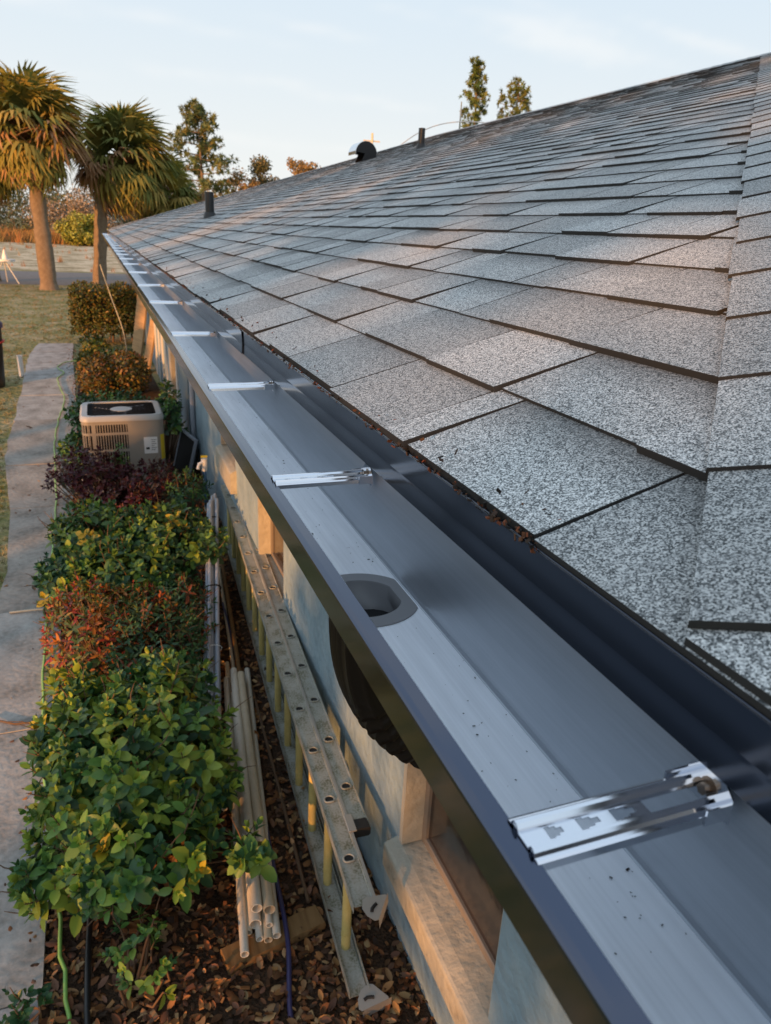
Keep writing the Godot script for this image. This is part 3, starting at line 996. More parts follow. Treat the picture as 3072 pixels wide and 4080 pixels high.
func outlet(g: Node3D) -> void:
	var c := Vector3(0.244, FLOOR_Y, -0.673)
	var st := mb()
	var outer := PackedVector2Array()
	var inner := PackedVector2Array()
	# a round flange with its wall side cut straight along the fold
	var n := 72
	for k in n:
		var a := TAU * k / n
		var e := Vector2(cos(a), sin(a))
		var po := Vector2(clampf(e.x * 0.0625, -0.020, 0.0520), e.y * 0.0625)
		var pi_ := Vector2(clampf(e.x * 0.0435, -0.012, 0.0395), e.y * 0.0435)
		outer.append(po); inner.append(pi_)
	var p3 := func(p: Vector2, y: float): return Vector3(c.x + p.x, c.y + y, c.z + p.y)
	for k in n:
		var k2 := (k + 1) % n
		flat_quad(st, p3.call(inner[k], 0.0026), p3.call(inner[k2], 0.0026), p3.call(outer[k2], 0.0021), p3.call(outer[k], 0.0021))
		flat_quad(st, p3.call(outer[k], 0.0021), p3.call(outer[k2], 0.0021), p3.call(outer[k2] * 1.01, 0.0012), p3.call(outer[k] * 1.01, 0.0012))
		# a rounded rim, straight throat, then a funnel to a round spigot
		st.set_smooth_group(2)
		var lv := [[inner[k], inner[k2], 0.0026], [inner[k] * 0.985, inner[k2] * 0.985, 0.0015], [inner[k] * 0.97, inner[k2] * 0.97, -0.013]]
		var ra := Vector2(cos(TAU * k / n), sin(TAU * k / n)) * 0.031
		var rb := Vector2(cos(TAU * k2 / n), sin(TAU * k2 / n)) * 0.031
		lv.append([ra + Vector2(0.011, 0.006), rb + Vector2(0.011, 0.006), -0.021])
		lv.append([ra * 0.97 + Vector2(0.011, 0.006), rb * 0.97 + Vector2(0.011, 0.006), -0.062])
		for j in lv.size() - 1:
			flat_quad(st, p3.call(lv[j][0], lv[j][2]), p3.call(lv[j][1], lv[j][2]), p3.call(lv[j + 1][1], lv[j + 1][2]), p3.call(lv[j + 1][0], lv[j + 1][2]))
		st.set_smooth_group(-1)
	var ot := part(g, "outlet", done(st), M.outlet)
	ot.set_meta("label", "grey oval drop outlet set in the gutter floor")
	# corrugated elbow below, turning towards the wall
	var el := mb()
	var path := [Vector3(0.259, -0.4005, -0.673), Vector3(0.260, -0.430, -0.673), Vector3(0.2645, -0.460, -0.672), Vector3(0.275, -0.492, -0.671), Vector3(0.292, -0.521, -0.669), Vector3(0.316, -0.546, -0.667), Vector3(0.347, -0.564, -0.665), Vector3(0.384, -0.575, -0.663), Vector3(0.42, -0.582, -0.66)]
	var fine := []
	for i in path.size() - 1:
		for j in 8:
			var p0: Vector3 = path[maxi(i - 1, 0)]
			var p3_: Vector3 = path[mini(i + 2, path.size() - 1)]
			fine.append((path[i] as Vector3).cubic_interpolate(path[i + 1], p0, p3_, j / 8.0))
	fine.append(path[-1])
	var rings := []
	var sides := 90
	for i in fine.size():
		var d: Vector3 = (fine[mini(i + 1, fine.size() - 1)] - fine[maxi(i - 1, 0)]).normalized()
		var zx := Vector3(0, 0, 1)
		var ux := zx.cross(d).normalized()     # points to the outside of the bend or inside
		var ring := []
		for k in sides:
			var a := TAU * k / sides
			# rounded rectangle 0.10 by 0.076 with flutes along it
			var e := Vector2(cos(a), sin(a))
			var q := pow(pow(absf(e.x), 4.0) + pow(absf(e.y), 4.0), -0.25)
			var fl := 1.0 - 0.065 * pow(absf(sin(a * 9.0)), 0.6) * (1.0 - 0.6 * smoothstep(0.45, 0.7, float(i) / (fine.size() - 1)))
			var crimp := 0.0
			var tt := float(i) / (fine.size() - 1)
			if tt > 0.30:
				crimp = 0.009 * pow(absf(sin(i * PI / 4.0)), 8.0) * (0.08 + 0.92 * smoothstep(0.1, 0.8, e.y)) * smoothstep(0.30, 0.45, tt)
			ring.append(fine[i] + ux * (e.x * q * (0.048 * fl - crimp)) + zx * (e.y * q * (0.043 * fl - crimp * 0.6)))
		rings.append(ring)
	el.set_smooth_group(1)
	for i in fine.size() - 1:
		for k in sides:
			var k2 := (k + 1) % sides
			quad(el, rings[i][k], rings[i][k2], rings[i + 1][k2], rings[i + 1][k])
	var ep := part(g, "downspout_elbow", done(el), M.elbow)
	ep.set_meta("label", "black corrugated downspout elbow curving to the wall under the gutter")
	var inn := mb()  # black disc puts the shade of the spigot's depth into colour
	disc(inn, Vector3(0.255, -0.4045, -0.667), Vector3.UP, 0.0305)
	part(ep, "bore_shade", done(inn), M.void_dark)

# ---------------------------------------------------------------- ladder on its edge along the wall
func build_ladder() -> void:
	var o := Vector3(0.669, GY, -1.70)
	var d := Vector3(0.052, 0, -1).normalized()
	var lat := Vector3(0, 1, 0).cross(d) * -1.0
	if lat.x < 0: lat = -lat
	# local frame: x across (towards the wall), y up, z back along the ladder towards the viewer
	var b := Transform3D(Basis(lat, Vector3.UP, -d), o)
	var t := thing("extension_ladder", "weathered aluminium extension ladder lying on edge against the blue wall", "ladder", o)
	var top := 0.475
	var secs := [[0.0, 0.0, 4.45], [0.083, 0.36, 4.2]]
	for si in 2:
		var cx: float = secs[si][0]
		var za: float = -(secs[si][2] as float)
		var zb: float = -(secs[si][1] as float)
		for up in [1.0, -1.0]:
			var y := top if up > 0 else 0.035
			var st := mb()
			var hw := 0.038 if si == 0 else 0.035
			var pr := PackedVector2Array([Vector2(cx - hw, y - up * 0.028), Vector2(cx - hw, y + up * 0.004), Vector2(cx - hw + 0.004, y + up * 0.004), Vector2(cx - hw + 0.006, y), Vector2(cx + hw - 0.006, y), Vector2(cx + hw - 0.004, y + up * 0.004), Vector2(cx + hw, y + up * 0.004), Vector2(cx + hw, y - up * 0.028)])
			sheet(st, pr, 0.0022 * -up, za, zb, b)
			var rl := part(t, "rail", done(st), M.rail)
			if up > 0:
				var ends := mb()
				var z := zb - 0.20
				while z > za + 0.05:
					var c := b * Vector3(cx, y + 0.001, z)
					# the rung's swaged end stands proud as a D-shaped ring
					var ring := []
					for k in 13:
						var a := TAU * k / 12
						var e := Vector3(cos(a) * 0.0205, 0.003, minf(sin(a) * 0.0205, 0.014))
						ring.append(c + b.basis * e)
					tube(ends, ring, 0.0036, 6, false)
					z -= 0.305
				part(rl, "rung_ends", done(ends), M.rail)
				var holes := mb()
				z = zb - 0.20
				while z > za + 0.05:
					disc(holes, b * Vector3(cx, y + 0.0026, z - 0.002), Vector3.UP, 0.0165)
					z -= 0.305
				part(rl, "rung_bores", done(holes), M.rubber)
		var z := zb - 0.20
		while z > za + 0.05:
			var st := mb()
			var fl := []
			tube(st, [b * Vector3(cx, 0.036, z), b * Vector3(cx, top - 0.002, z)], 0.0185, 12)
			# the ferrule near its foot
			tube(st, [b * Vector3(cx, 0.105, z), b * Vector3(cx, 0.110, z)], 0.0198, 12)
			part(t, "rung", done(st), M.rung)
			z -= 0.305
	# interlock strip between the two upper rails, its stop and the fly section's rubber end
	var sg := mb()
	box(sg, Vector3(0.0375, top - 0.01, -4.3), Vector3(0.0465, top + 0.0075, -0.02), b)
	part(t, "guide_strip", done(sg), M.foot)
	var cl := mb()
	cbox(cl, Vector3(0.030, top + 0.006, -0.40), Vector3(0.062, top + 0.013, -0.315), 0.002, b)
	part(t, "stop_clip", done(cl), M.foot)
	var rb := mb()
	cbox(rb, Vector3(0.048, top - 0.034, -0.372), Vector3(0.119, top + 0.009, -0.322), 0.008, b)
	part(t, "rubber_end", done(rb), M.rubber)
	# pivoting feet
	foot(t, b * Transform3D(Basis(Vector3(0, 1, 0), 0.35), Vector3(0.028, top + 0.008, 0.02)).scaled_local(Vector3.ONE * 0.82))
	foot(t, b * Transform3D(Basis(Vector3(0, 1, 0), -0.5) * Basis(Vector3(1, 0, 0), 0.12), Vector3(0.03, 0.055, 0.03)).scaled_local(Vector3.ONE * 0.85))

func foot(t: Node3D, at: Transform3D) -> void:
	# a plate with a curved slot and a toothed, folded edge
	var st := mb()
	var poly := PackedVector2Array([Vector2(-0.035, 0.055), Vector2(-0.048, 0.02), Vector2(-0.045, -0.02), Vector2(-0.02, -0.052), Vector2(0.0, -0.055), Vector2(0.075, -0.02), Vector2(0.078, -0.012), Vector2(-0.02, 0.06)])
	var fl := PackedVector2Array()
	for p in poly: fl.append(Vector2(p.x, -p.y))
	if Geometry2D.is_polygon_clockwise(fl): fl.reverse()
	prism(st, fl, -0.002, 0.0, at * LYING)
	var e := mb()
	for k in 9:
		var p := Vector3(-0.018 + k * 0.0118, 0, 0.0585 - k * 0.0088)
		var q := Vector3(-0.018 + (k + 1) * 0.0118, 0, 0.0585 - (k + 1) * 0.0088)
		flat_quad(st, at * p, at * q, at * (q + Vector3(0.002, -0.045 - 0.006 * (k % 2), 0.006)), at * (p + Vector3(0.002, -0.045 - 0.006 * ((k + 1) % 2), 0.006)))
	var f := part(t, "foot", done(st), M.foot)
	tube(e, [at * Vector3(-0.022, 0.0006, 0.016), at * Vector3(-0.012, 0.0006, 0.004), at * Vector3(0.004, 0.0006, -0.002), at * Vector3(0.016, 0.0006, -0.004)], 0.006, 8)
	part(f, "slot", done(e), M.rubber)

# ---------------------------------------------------------------- air conditioner
func build_condenser() -> void:
	var x0 := -0.272
	var x1 := 0.502
	var z1 := -7.47
	var z0 := -8.16
	var t := thing("air_conditioner", "beige air conditioning condenser unit with louvred sides beside the path", "air conditioner", Vector3((x0 + x1) / 2, GY, (z0 + z1) / 2))
	var pad := mb()
	cbox(pad, Vector3(x0 - 0.06, GY - 0.02, z0 - 0.06), Vector3(x1 + 0.06, GY + 0.055, z1 + 0.06), 0.01)
	part(t, "pad", done(pad), M.concrete)
	var y0 := GY + 0.06
	var y1 := -1.835
	var core := mb()
	prism(core, rounded(x0 + 0.022, -z1 + 0.022, x1 - 0.022, -z0 - 0.022, 0.06), y0, y1, LYING)
	part(t, "coil", done(core), M.black_metal)
	# louvre bands and slats
	var out := rounded(x0, -z1, x1, -z0, 0.075, 8)
	var tiers := [y0, y0 + 0.075, y0 + 0.265, y0 + 0.455, y0 + 0.62, y1]
	var bands := mb()
	var levels := [[y0, y0 + 0.05], [y0 + 0.205, y0 + 0.228], [y0 + 0.383, y0 + 0.406], [y0 + 0.555, y0 + 0.578], [y1 - 0.045, y1]]
	for l in levels:
		ring_wall(bands, out, l[0], l[1])
	part(t, "louvre_band", done(bands), M.ac)
	# solid service panel at the right front corner
	var pn := mb()
	var pp := PackedVector2Array()
	for p in out:
		if p.x > 0.16 and p.y < -z1 + 0.28: pp.append(p)
	pp.insert(0, Vector2(0.165, -z1))
	pp.append(Vector2(x1, -z1 + 0.28))
	for i in pp.size() - 1:
		flat_quad(pn, Vector3(pp[i].x * 1.0, y0, -pp[i].y + 0.002), Vector3(pp[i].x, y1, -pp[i].y + 0.002), Vector3(pp[i + 1].x + 0.002, y1, -pp[i + 1].y + 0.002), Vector3(pp[i + 1].x + 0.002, y0, -pp[i + 1].y + 0.002))
	part(t, "service_panel", done(pn), M.ac)
	var posts := mb()
	box(posts, Vector3(-0.175, y0, z1 - 0.012), Vector3(-0.142, y1, z1 + 0.0015))
	box(posts, Vector3(0.155, y0, z1 - 0.012), Vector3(0.168, y1, z1 + 0.0018))
	part(t, "panel_post", done(posts), M.ac)
	for lv in [[y0 + 0.05, y0 + 0.205], [y0 + 0.228, y0 + 0.383], [y0 + 0.406, y0 + 0.555], [y0 + 0.578, y1 - 0.045]]:
		var x := -0.205
		while x < 0.15:
			if x < -0.18 or x > -0.138:
				var s := mb()
				box(s, Vector3(x, lv[0], z1 - 0.016), Vector3(x + 0.0085, lv[1], z1 - 0.001))
				part(t, "louvre_slat", done(s), M.ac)
			x += 0.0245
		# the slats go on round the rounded corner and along the sides
		for k in 4:
			var a := PI + 0.25 + k * 0.36
			var c := Vector3(x0 + 0.075 + cos(a) * 0.071, 0, z1 - 0.075 - sin(a) * 0.071)
			var s := mb()
			box(s, Vector3(-0.004, lv[0], -0.008), Vector3(0.004, lv[1], 0.003), Transform3D(Basis(Vector3.UP, a + PI / 2), c))
			part(t, "louvre_slat", done(s), M.ac)
		var sd := mb()
		var z := z1 - 0.1
		while z > z0 + 0.08:
			box(sd, Vector3(x0 + 0.001, lv[0], z), Vector3(x0 + 0.016, lv[1], z + 0.0085))
			if z < z1 - 0.3: box(sd, Vector3(x1 - 0.016, lv[0], z), Vector3(x1 - 0.001, lv[1], z + 0.0085))
			z -= 0.0245
		part(t, "side_slats", done(sd), M.ac)
	# top cover: a rounded frame round the fan guard
	var tp := mb()
	var oo := rounded(x0 - 0.008, -z1 - 0.008, x1 + 0.008, -z0 + 0.008, 0.085, 8)
	var oi := rounded(x0 + 0.062, -z1 + 0.05, x1 - 0.062, -z0 - 0.05, 0.06, 8)
	var o2 := rounded(x0 + 0.012, -z1 + 0.012, x1 - 0.012, -z0 - 0.012, 0.075, 8)
	for i in oo.size():
		var j := (i + 1) % oo.size()
		var pts := [[oo, y1 - 0.012], [oo, y1 + 0.018], [o2, y1 + 0.040], [oi, y1 + 0.040], [oi, y1 + 0.005]]
		for k in 4:
			var a: PackedVector2Array = pts[k][0]
			var c: PackedVector2Array = pts[k + 1][0]
			tp.set_smooth_group(3 if k < 2 else -1)
			flat_quad(tp, Vector3(a[i].x, pts[k][1], -a[i].y), Vector3(c[i].x, pts[k + 1][1], -c[i].y), Vector3(c[j].x, pts[k + 1][1], -c[j].y), Vector3(a[j].x, pts[k][1], -a[j].y))
	part(t, "top_cover", done(tp), M.ac_top)
	var gr := mb()
	var cx := (x0 + x1) / 2
	var cz := (z0 + z1) / 2
	var well := mb()
	prism(well, oi, y1 - 0.02, y1 - 0.015, LYING)
	part(t, "fan_well", done(well), M.void_dark)
	var zz := z0 + 0.075
	while zz < z1 - 0.06:
		tube(gr, [Vector3(x0 + 0.06, y1 + 0.03, zz), Vector3(x1 - 0.06, y1 + 0.03, zz)], 0.003, 5)
		zz += 0.026
	for k in 5:
		var xx := lerpf(x0 + 0.12, x1 - 0.12, k / 4.0)
		tube(gr, [Vector3(xx, y1 + 0.025, z0 + 0.05), Vector3(xx, y1 + 0.025, z1 - 0.05)], 0.004, 5)
	part(t, "fan_guard", done(gr), M.black_metal)
	var mo := mb()
	tube(mo, [Vector3(cx, y1 - 0.01, cz), Vector3(cx, y1 + 0.034, cz)], [0.115, 0.105], 20)
	part(t, "motor_cover", done(mo), M.ac_top)
	for k in 3:
		var bl := mb()
		box(bl, Vector3(0.08, -0.004, -0.07), Vector3(0.27, 0.004, 0.07), Transform3D(Basis(Vector3.UP, k * TAU / 3 + 0.4) * Basis(Vector3(1, 0, 0), 0.4), Vector3(cx, y1 - 0.0, cz)))
		part(t, "fan_blade", done(bl), M.conduit)
	# stickers
	var lb := mb()
	box(lb, Vector3(0.30, -2.19, z1 + 0.002), Vector3(0.43, -2.02, z1 + 0.0045))
	var l := part(t, "label", done(lb), M.paper)
	l.set_meta("label", "white rating label with small dark print")
	var pr := mb()
	box(pr, Vector3(0.318, -2.148, z1 + 0.0045), Vector3(0.352, -2.125, z1 + 0.0055))
	for k in 6:
		box(pr, Vector3(0.37, -2.05 - k * 0.021, z1 + 0.0045), Vector3(0.37 + [0.05, 0.04, 0.048, 0.03, 0.05, 0.036][k], -2.045 - k * 0.021, z1 + 0.0055))
	part(l, "print", done(pr), M.ink)
	var yl := mb()
	var ya := []
	for k in 4:
		var a := -0.62 + k * 0.2
		ya.append(Vector2(x1 - 0.075 + sin(a + PI / 2) * 0.079, z1 - 0.075 + cos(a + PI / 2) * 0.079))
	ya = []
	for k in 4:
		var a := 0.45 + k * 0.25      # from the front round towards the wall
		ya.append(Vector2(x1 - 0.075 + sin(a) * 0.0792, z1 - 0.075 + cos(a) * 0.0792))
	for k in 3:
		flat_quad(yl, Vector3(ya[k].x, -2.26, ya[k].y), Vector3(ya[k].x, -2.0, ya[k].y), Vector3(ya[k + 1].x, -2.0, ya[k + 1].y), Vector3(ya[k + 1].x, -2.26, ya[k + 1].y))
	part(t, "energy_tag", done(yl), M.yellow).set_meta("label", "bright yellow tag on the unit's corner")

func ring_wall(st: SurfaceTool, out: PackedVector2Array, ya: float, yb: float) -> void:
	for i in out.size():
		var j := (i + 1) % out.size()
		flat_quad(st, Vector3(out[i].x, ya, -out[i].y), Vector3(out[i].x, yb, -out[i].y), Vector3(out[j].x, yb, -out[j].y), Vector3(out[j].x, ya, -out[j].y))
		var ci := out[i] * 1.0 + (Vector2(0.115, 7.81) - out[i]).normalized() * 0.018
		var cj := out[j] * 1.0 + (Vector2(0.115, 7.81) - out[j]).normalized() * 0.018
		for y in [ya, yb]:
			flat_quad(st, Vector3(out[i].x, y, -out[i].y), Vector3(out[j].x, y, -out[j].y), Vector3(cj.x, y, -cj.y), Vector3(ci.x, y, -ci.y))

# ---------------------------------------------------------------- pipes, hoses, boards
func build_pipes() -> void:
	# grey bundle, slung from the shrubs to the far end of the ladder
	var spots := [[0.0, 0.0], [0.027, 0.003], [0.054, -0.001], [0.081, 0.0], [0.014, 0.026], [0.042, 0.027], [0.069, 0.024]]
	var grey_labels := ["leftmost of the grey pipes in the taped bundle by the ladder", "second grey pipe from the left in the taped bundle", "third grey pipe from the left in the taped bundle", "rightmost grey pipe of the taped bundle, next to the ladder", "left one of three grey pipes on top of the taped bundle", "middle one of three grey pipes on top of the taped bundle", "right one of three grey pipes on top of the taped bundle"]
	var na := Vector3(0.355, -2.46, -3.43)
	var fa := Vector3(0.675, -2.06, -5.58)
	for i in spots.size():
		var s: Array = spots[i]
		var o := thing("grey_pipe", grey_labels[i], "pipe", na + Vector3(s[0], s[1], 0), "grey pipes bundled beside the ladder")
		var st := mb()
		var off := Vector3(s[0], s[1], rng.randf_range(-0.06, 0.05))
		hollow(st, na + off, fa + off * Vector3(0.95, 1, 1) + Vector3(0, 0, rng.randf_range(-0.15, 0.1)), 0.0133, 0.0025, 12)
		part(o, "pipe", done(st), M.conduit if i % 2 == 0 else M.conduit_b)
	for f in [0.2, 0.47, 0.86]:
		var c := na.lerp(fa, f) + Vector3(0.04, 0.012, 0)
		var st := mb()
		var ring := []
		for k in 13:
			var a := TAU * k / 12
			ring.append(c + Vector3(cos(a) * 0.057, sin(a) * 0.0275, 0))
		tube(st, ring, 0.0022 if f < 0.4 else 0.005, 6, false)
		lone("pipe_tie", done(st), M.white if f < 0.4 else M.rubber, ["thin white tie round the near end of the grey pipes", "black tape tie round the middle of the grey pipes", "dark tie round the far end of the grey pipes"][[0.2, 0.47, 0.86].find(f)], "tie")
	# white bundle on its board
	var w := [  # near x, y, z, radius, far x shift
		[0.305, -2.535, -1.965, 0.0165], [0.337, -2.548, -2.06, 0.0135], [0.365, -2.525, -2.07, 0.0235], [0.372, -2.548, -2.02, 0.0145], [0.402, -2.547, -2.005, 0.0165], [0.436, -2.543, -2.01, 0.0165], [0.378, -2.480, -2.10, 0.0215], [0.424, -2.488, -2.085, 0.0235], [0.415, -2.520, -2.045, 0.0135], [0.345, -2.512, -2.7, 0.0135]]
	var wl := ["long white plastic pipe at the left of the bundle, reaching nearest", "thin white pipe second from the left on the board", "thick white pipe with a darkened mouth low in the bundle", "thin white pipe under the thick ones in the middle", "medium white pipe third from the right on the board", "white pipe at the right edge of the bundle", "thick white pipe on top left of the bundle", "thick dirty white pipe on top right of the bundle", "small white pipe wedged between the two right ones", "short thin white pipe starting further back on the left"]
	for i in w.size():
		var p: Array = w[i]
		var a := Vector3(p[0], p[1], p[2])
		var l := rng.randf_range(1.55, 1.95)
		var o := thing("white_pipe", wl[i], "pipe", a, "white plastic pipes stacked on a board")
		var st := mb()
		hollow(st, a, a + Vector3(0.115 + rng.randf_range(-0.008, 0.008), -0.004, -1).normalized() * l + Vector3(0, -0.01, 0), p[3], 0.0028, 14)
		part(o, "pipe", done(st), M.pvc if i % 3 != 1 else M.pvc_b)
		if i == 7:
			var pr := mb()
			box(pr, Vector3(0.4345, -2.4655, -2.40), Vector3(0.446, -2.4645, -2.37))
			part(o, "print_mark", done(pr), M.conduit)
	var bd := mb()
	cbox(bd, Vector3(-0.20, 0, -0.045), Vector3(0.20, 0.038, 0.045), 0.003, Transform3D(Basis(Vector3.UP, 0.18) * Basis(Vector3(0, 0, 1), 0.02), Vector3(0.43, GY + 0.002, -2.03)))
	lone("pipe_board", done(bd), M.wood_old, "short weathered board under the ends of the white pipes", "board")
	# loose lengths between the bundle and the ladder
	var loose := [[Vector3(0.50, -2.575, -2.95), Vector3(0.72, -2.57, -5.4), 0.012, M.pvc_b, "thin dirty pipe lying between white bundle and ladder"], [Vector3(0.60, GY + 0.02, -2.15), Vector3(0.67, GY + 0.02, -3.9), 0.008, M.twig, "thin brown rod on the ground left of the ladder"], [Vector3(0.55, -2.55, -3.15), Vector3(0.76, -2.5, -5.6), 0.014, M.wood_old, "long grey stake lying beside the ladder"]]
	for p in loose:
		var st := mb()
		tube(st, [p[0], (p[0] as Vector3).lerp(p[1], 0.5) + Vector3(0.004, -0.004, 0), p[1]], p[2], 8)
		lone("loose_rod", done(st), p[3], p[4], "rod")

func wavy(pts: Array, jitter: float, per: int, seed_: int) -> Array:
	var r := RandomNumberGenerator.new()
	r.seed = seed_
	var src := []
	for p in pts: src.append(p)
	var out := []
	for i in src.size() - 1:
		for j in per:
			var p0: Vector3 = src[maxi(i - 1, 0)]
			var p3: Vector3 = src[mini(i + 2, src.size() - 1)]
			out.append((src[i] as Vector3).cubic_interpolate(src[i + 1], p0, p3, float(j) / per) + Vector3(r.randf_range(-jitter, jitter), 0, 0))
	out.append(src[-1])
	return out

func build_yard_items() -> void:
	var y := GY + 0.036
	var st := mb()
	tube(st, wavy([Vector3(-0.27, GY + 0.02, -1.5), Vector3(-0.31, GY + 0.03, -1.95), Vector3(-0.35, y, -2.36), Vector3(-0.44, y, -3.2), Vector3(-0.50, y, -4.1), Vector3(-0.51, y, -4.6), Vector3(-0.515, y, -5.3), Vector3(-0.545, y, -6.3), Vector3(-0.56, y, -7.4), Vector3(-0.63, y, -8.7), Vector3(-0.66, y, -9.6), Vector3(-0.66, y, -10.6), Vector3(-0.62, y, -11.8), Vector3(-0.72, y, -12.8), Vector3(-0.78, y, -13.6), Vector3(-0.70, y, -14.1), Vector3(-0.82, y, -14.6), Vector3(-0.75, y, -15.1), Vector3(-0.58, y, -15.3), Vector3(-0.35, y, -15.4)], 0.008, 6, 3), 0.0078, 8)
	lone("garden_hose", done(st), M.hose_green, "bright green garden hose snaking along the concrete path", "hose")
	st = mb()
	tube(st, wavy([Vector3(-0.235, GY + 0.02, -1.5), Vector3(-0.245, GY + 0.03, -1.95), Vector3(-0.235, GY + 0.06, -2.3), Vector3(-0.21, GY + 0.05, -2.8)], 0.0, 4, 4), 0.0115, 8)
	lone("black_hose", done(st), M.hose_black, "black irrigation hose on the mulch at the bottom edge", "hose")
	st = mb()
	tube(st, wavy([Vector3(0.40, GY + 0.02, -1.5), Vector3(0.425, GY + 0.015, -1.75), Vector3(0.475, GY + 0.05, -2.0), Vector3(0.50, GY + 0.05, -2.4), Vector3(0.545, GY + 0.03, -3.0), Vector3(0.62, GY + 0.03, -3.9), Vector3(0.66, GY + 0.03, -4.8)], 0.0, 5, 5), 0.0095, 8)
	lone("blue_hose", done(st), M.hose_blue, "dark blue hose running beside the white pipes", "hose")
	st = mb()
	tube(st, [Vector3(-0.76, y, -5.03), Vector3(-0.6, y + 0.006, -5.02), Vector3(-0.41, y + 0.01, -4.98)], [0.008, 0.007, 0.004], 6)
	lone("stick", done(st), M.pvc_b, "pale broken stick lying across the path and hose", "stick")
	st = mb()
	tube(st, [Vector3(-0.75, y, -3.80), Vector3(-0.62, y - 0.004, -3.72), Vector3(-0.5, y, -3.70)], [0.004, 0.006, 0.004], 5)
	lone("twig", done(st), M.twig, "thin dark twig on the path near the left edge", "twig")
	# faucet with blue hose and a conduit on the wall
	var fz := -6.75
	var fc := thing("wall_faucet", "white outdoor faucet on a blue riser by the wall beyond the ladder", "faucet", Vector3(0.80, GY, fz))
	st = mb()
	tube(st, [Vector3(0.80, GY, fz), Vector3(0.80, -2.17, fz)], 0.016, 10)
	part(fc, "riser", done(st), mat(Color(.04, .13, .30), 0.5))
	st = mb()
	tube(st, [Vector3(0.80, -2.18, fz), Vector3(0.80, -2.06, fz)], [0.026, 0.03], 10)
	tube(st, [Vector3(0.80, -2.09, fz), Vector3(0.75, -2.10, fz + 0.03), Vector3(0.735, -2.15, fz + 0.04)], 0.016, 8)
	part(fc, "faucet_body", done(st), M.white)
	st = mb()
	tube(st, [Vector3(0.77, -2.04, fz), Vector3(0.83, -2.04, fz)], 0.012, 8)
	part(fc, "handle", done(st), M.yellow)
	st = mb()
	tube(st, [Vector3(WALL - 0.03, GY, -8.2), Vector3(WALL - 0.03, -1.4, -8.2)], 0.028, 12)
	tube(st, [Vector3(WALL - 0.03, -1.4, -8.2), Vector3(WALL + 0.03, -1.36, -8.2)], 0.028, 12)
	lone("wall_conduit", done(st), M.conduit, "blue grey conduit rising up the wall behind the condenser", "conduit")
	# a dark panel leaning by the door
	st = mb()
	var lean := Transform3D(Basis(Vector3(0, 0, 1), -0.24) * Basis(Vector3.UP, 0.25), Vector3(0.70, GY, -8.05))
	cbox(st, Vector3(-0.01, 0, -0.2), Vector3(0.01, 0.42, 0.2), 0.003, lean)
	var lp := thing("leaning_screen", "dark screen in a grey frame leaning by the wall behind the condenser", "screen", Vector3(0.70, GY, -8.05))
	part(lp, "mesh_panel", done(st), M.void_dark)
	st = mb()
	for s in [[-0.22, -0.2, 0.0, 0.45], [0.2, 0.22, 0.0, 0.45], [-0.2, 0.2, 0.42, 0.45]]:
		cbox(st, Vector3(-0.016, s[2], s[0]), Vector3(0.016, s[3], s[1]), 0.003, lean)
	part(lp, "frame", done(st), M.conduit)
	# boards at the far corner
	var boards := [
		[Transform3D(Basis(Vector3(0, 0, 1), -0.17) * Basis(Vector3.UP, 0.5), Vector3(0.60, GY, -15.7)), 0.34, 2.0, "wide orange plank leaning on the far end of the wall"],
		[Transform3D(Basis(Vector3(0, 0, 1), -0.10) * Basis(Vector3.UP, 0.5), Vector3(0.68, GY, -16.6)), 0.16, 2.1, "narrow orange plank behind the wide leaning one"],
		[Transform3D(Basis(Vector3(0, 0, 1), -0.22) * Basis(Vector3.UP, 0.4), Vector3(0.70, GY, -14.3)), 0.24, 0.95, "short orange board leaning in front of the wide plank"]]
	for b in boards:
		st = mb()
		cbox(st, Vector3(-0.019, 0, -b[1] / 2), Vector3(0.019, b[2], b[1] / 2), 0.003, b[0])
		lone("leaning_plank", done(st), M.wood, b[3], "plank")
	st = mb()
	cbox(st, Vector3(-0.32, 0.0, -0.09), Vector3(0.32, 0.035, 0.09), 0.004, Transform3D(Basis(Vector3(0, 0, 1), -0.03) * Basis(Vector3.UP, -0.12), Vector3(0.35, GY + 0.12, -15.75)))
	lone("lying_plank", done(st), M.wood, "pale plank lying level between the two hedges", "plank")
	var pot := thing("red_pot", "small red plastic pot under the leaning planks", "pot", Vector3(0.55, GY, -15.2))
	st = mb()
	tube(st, [Vector3(0.55, GY, -15.2), Vector3(0.55, GY + 0.16, -15.2)], [0.075, 0.10], 14)
	part(pot, "pot_body", done(st), M.red)
	st = mb()
	tube(st, [Vector3(0.55, GY + 0.145, -15.2), Vector3(0.55, GY + 0.17, -15.2)], 0.108, 14)
	part(pot, "rim", done(st), M.red)
	# bin at the left edge
	var bn := thing("trash_bin", "dark round bin with a lid at the left edge of the lawn", "bin", Vector3(-1.80, GY, -13.2))
	st = mb()
	tube(st, [Vector3(-1.80, GY, -13.2), Vector3(-1.80, GY + 0.62, -13.2), Vector3(-1.80, GY + 0.95, -13.2)], [0.25, 0.285, 0.30], 24)
	part(bn, "body", done(st), M.bin)
	st = mb()
	tube(st, [Vector3(-1.80, GY + 0.93, -13.2), Vector3(-1.80, GY + 0.99, -13.2), Vector3(-1.80, GY + 1.05, -13.2), Vector3(-1.80, GY + 1.11, -13.2)], [0.325, 0.33, 0.28, 0.1], 24)
	part(bn, "lid", done(st), M.hose_blue)
	st = mb()
	tube(st, [Vector3(-1.56, GY + 0.70, -13.02), Vector3(-1.49, GY + 0.72, -13.1), Vector3(-1.50, GY + 0.72, -13.3), Vector3(-1.56, GY + 0.70, -13.38)], 0.016, 8)
	part(bn, "handle", done(st), M.red)
	st = mb()
	hollow(st, Vector3(-1.37, GY + 0.36, -14.0), Vector3(-1.37, GY, -14.0), 0.045, 0.006)
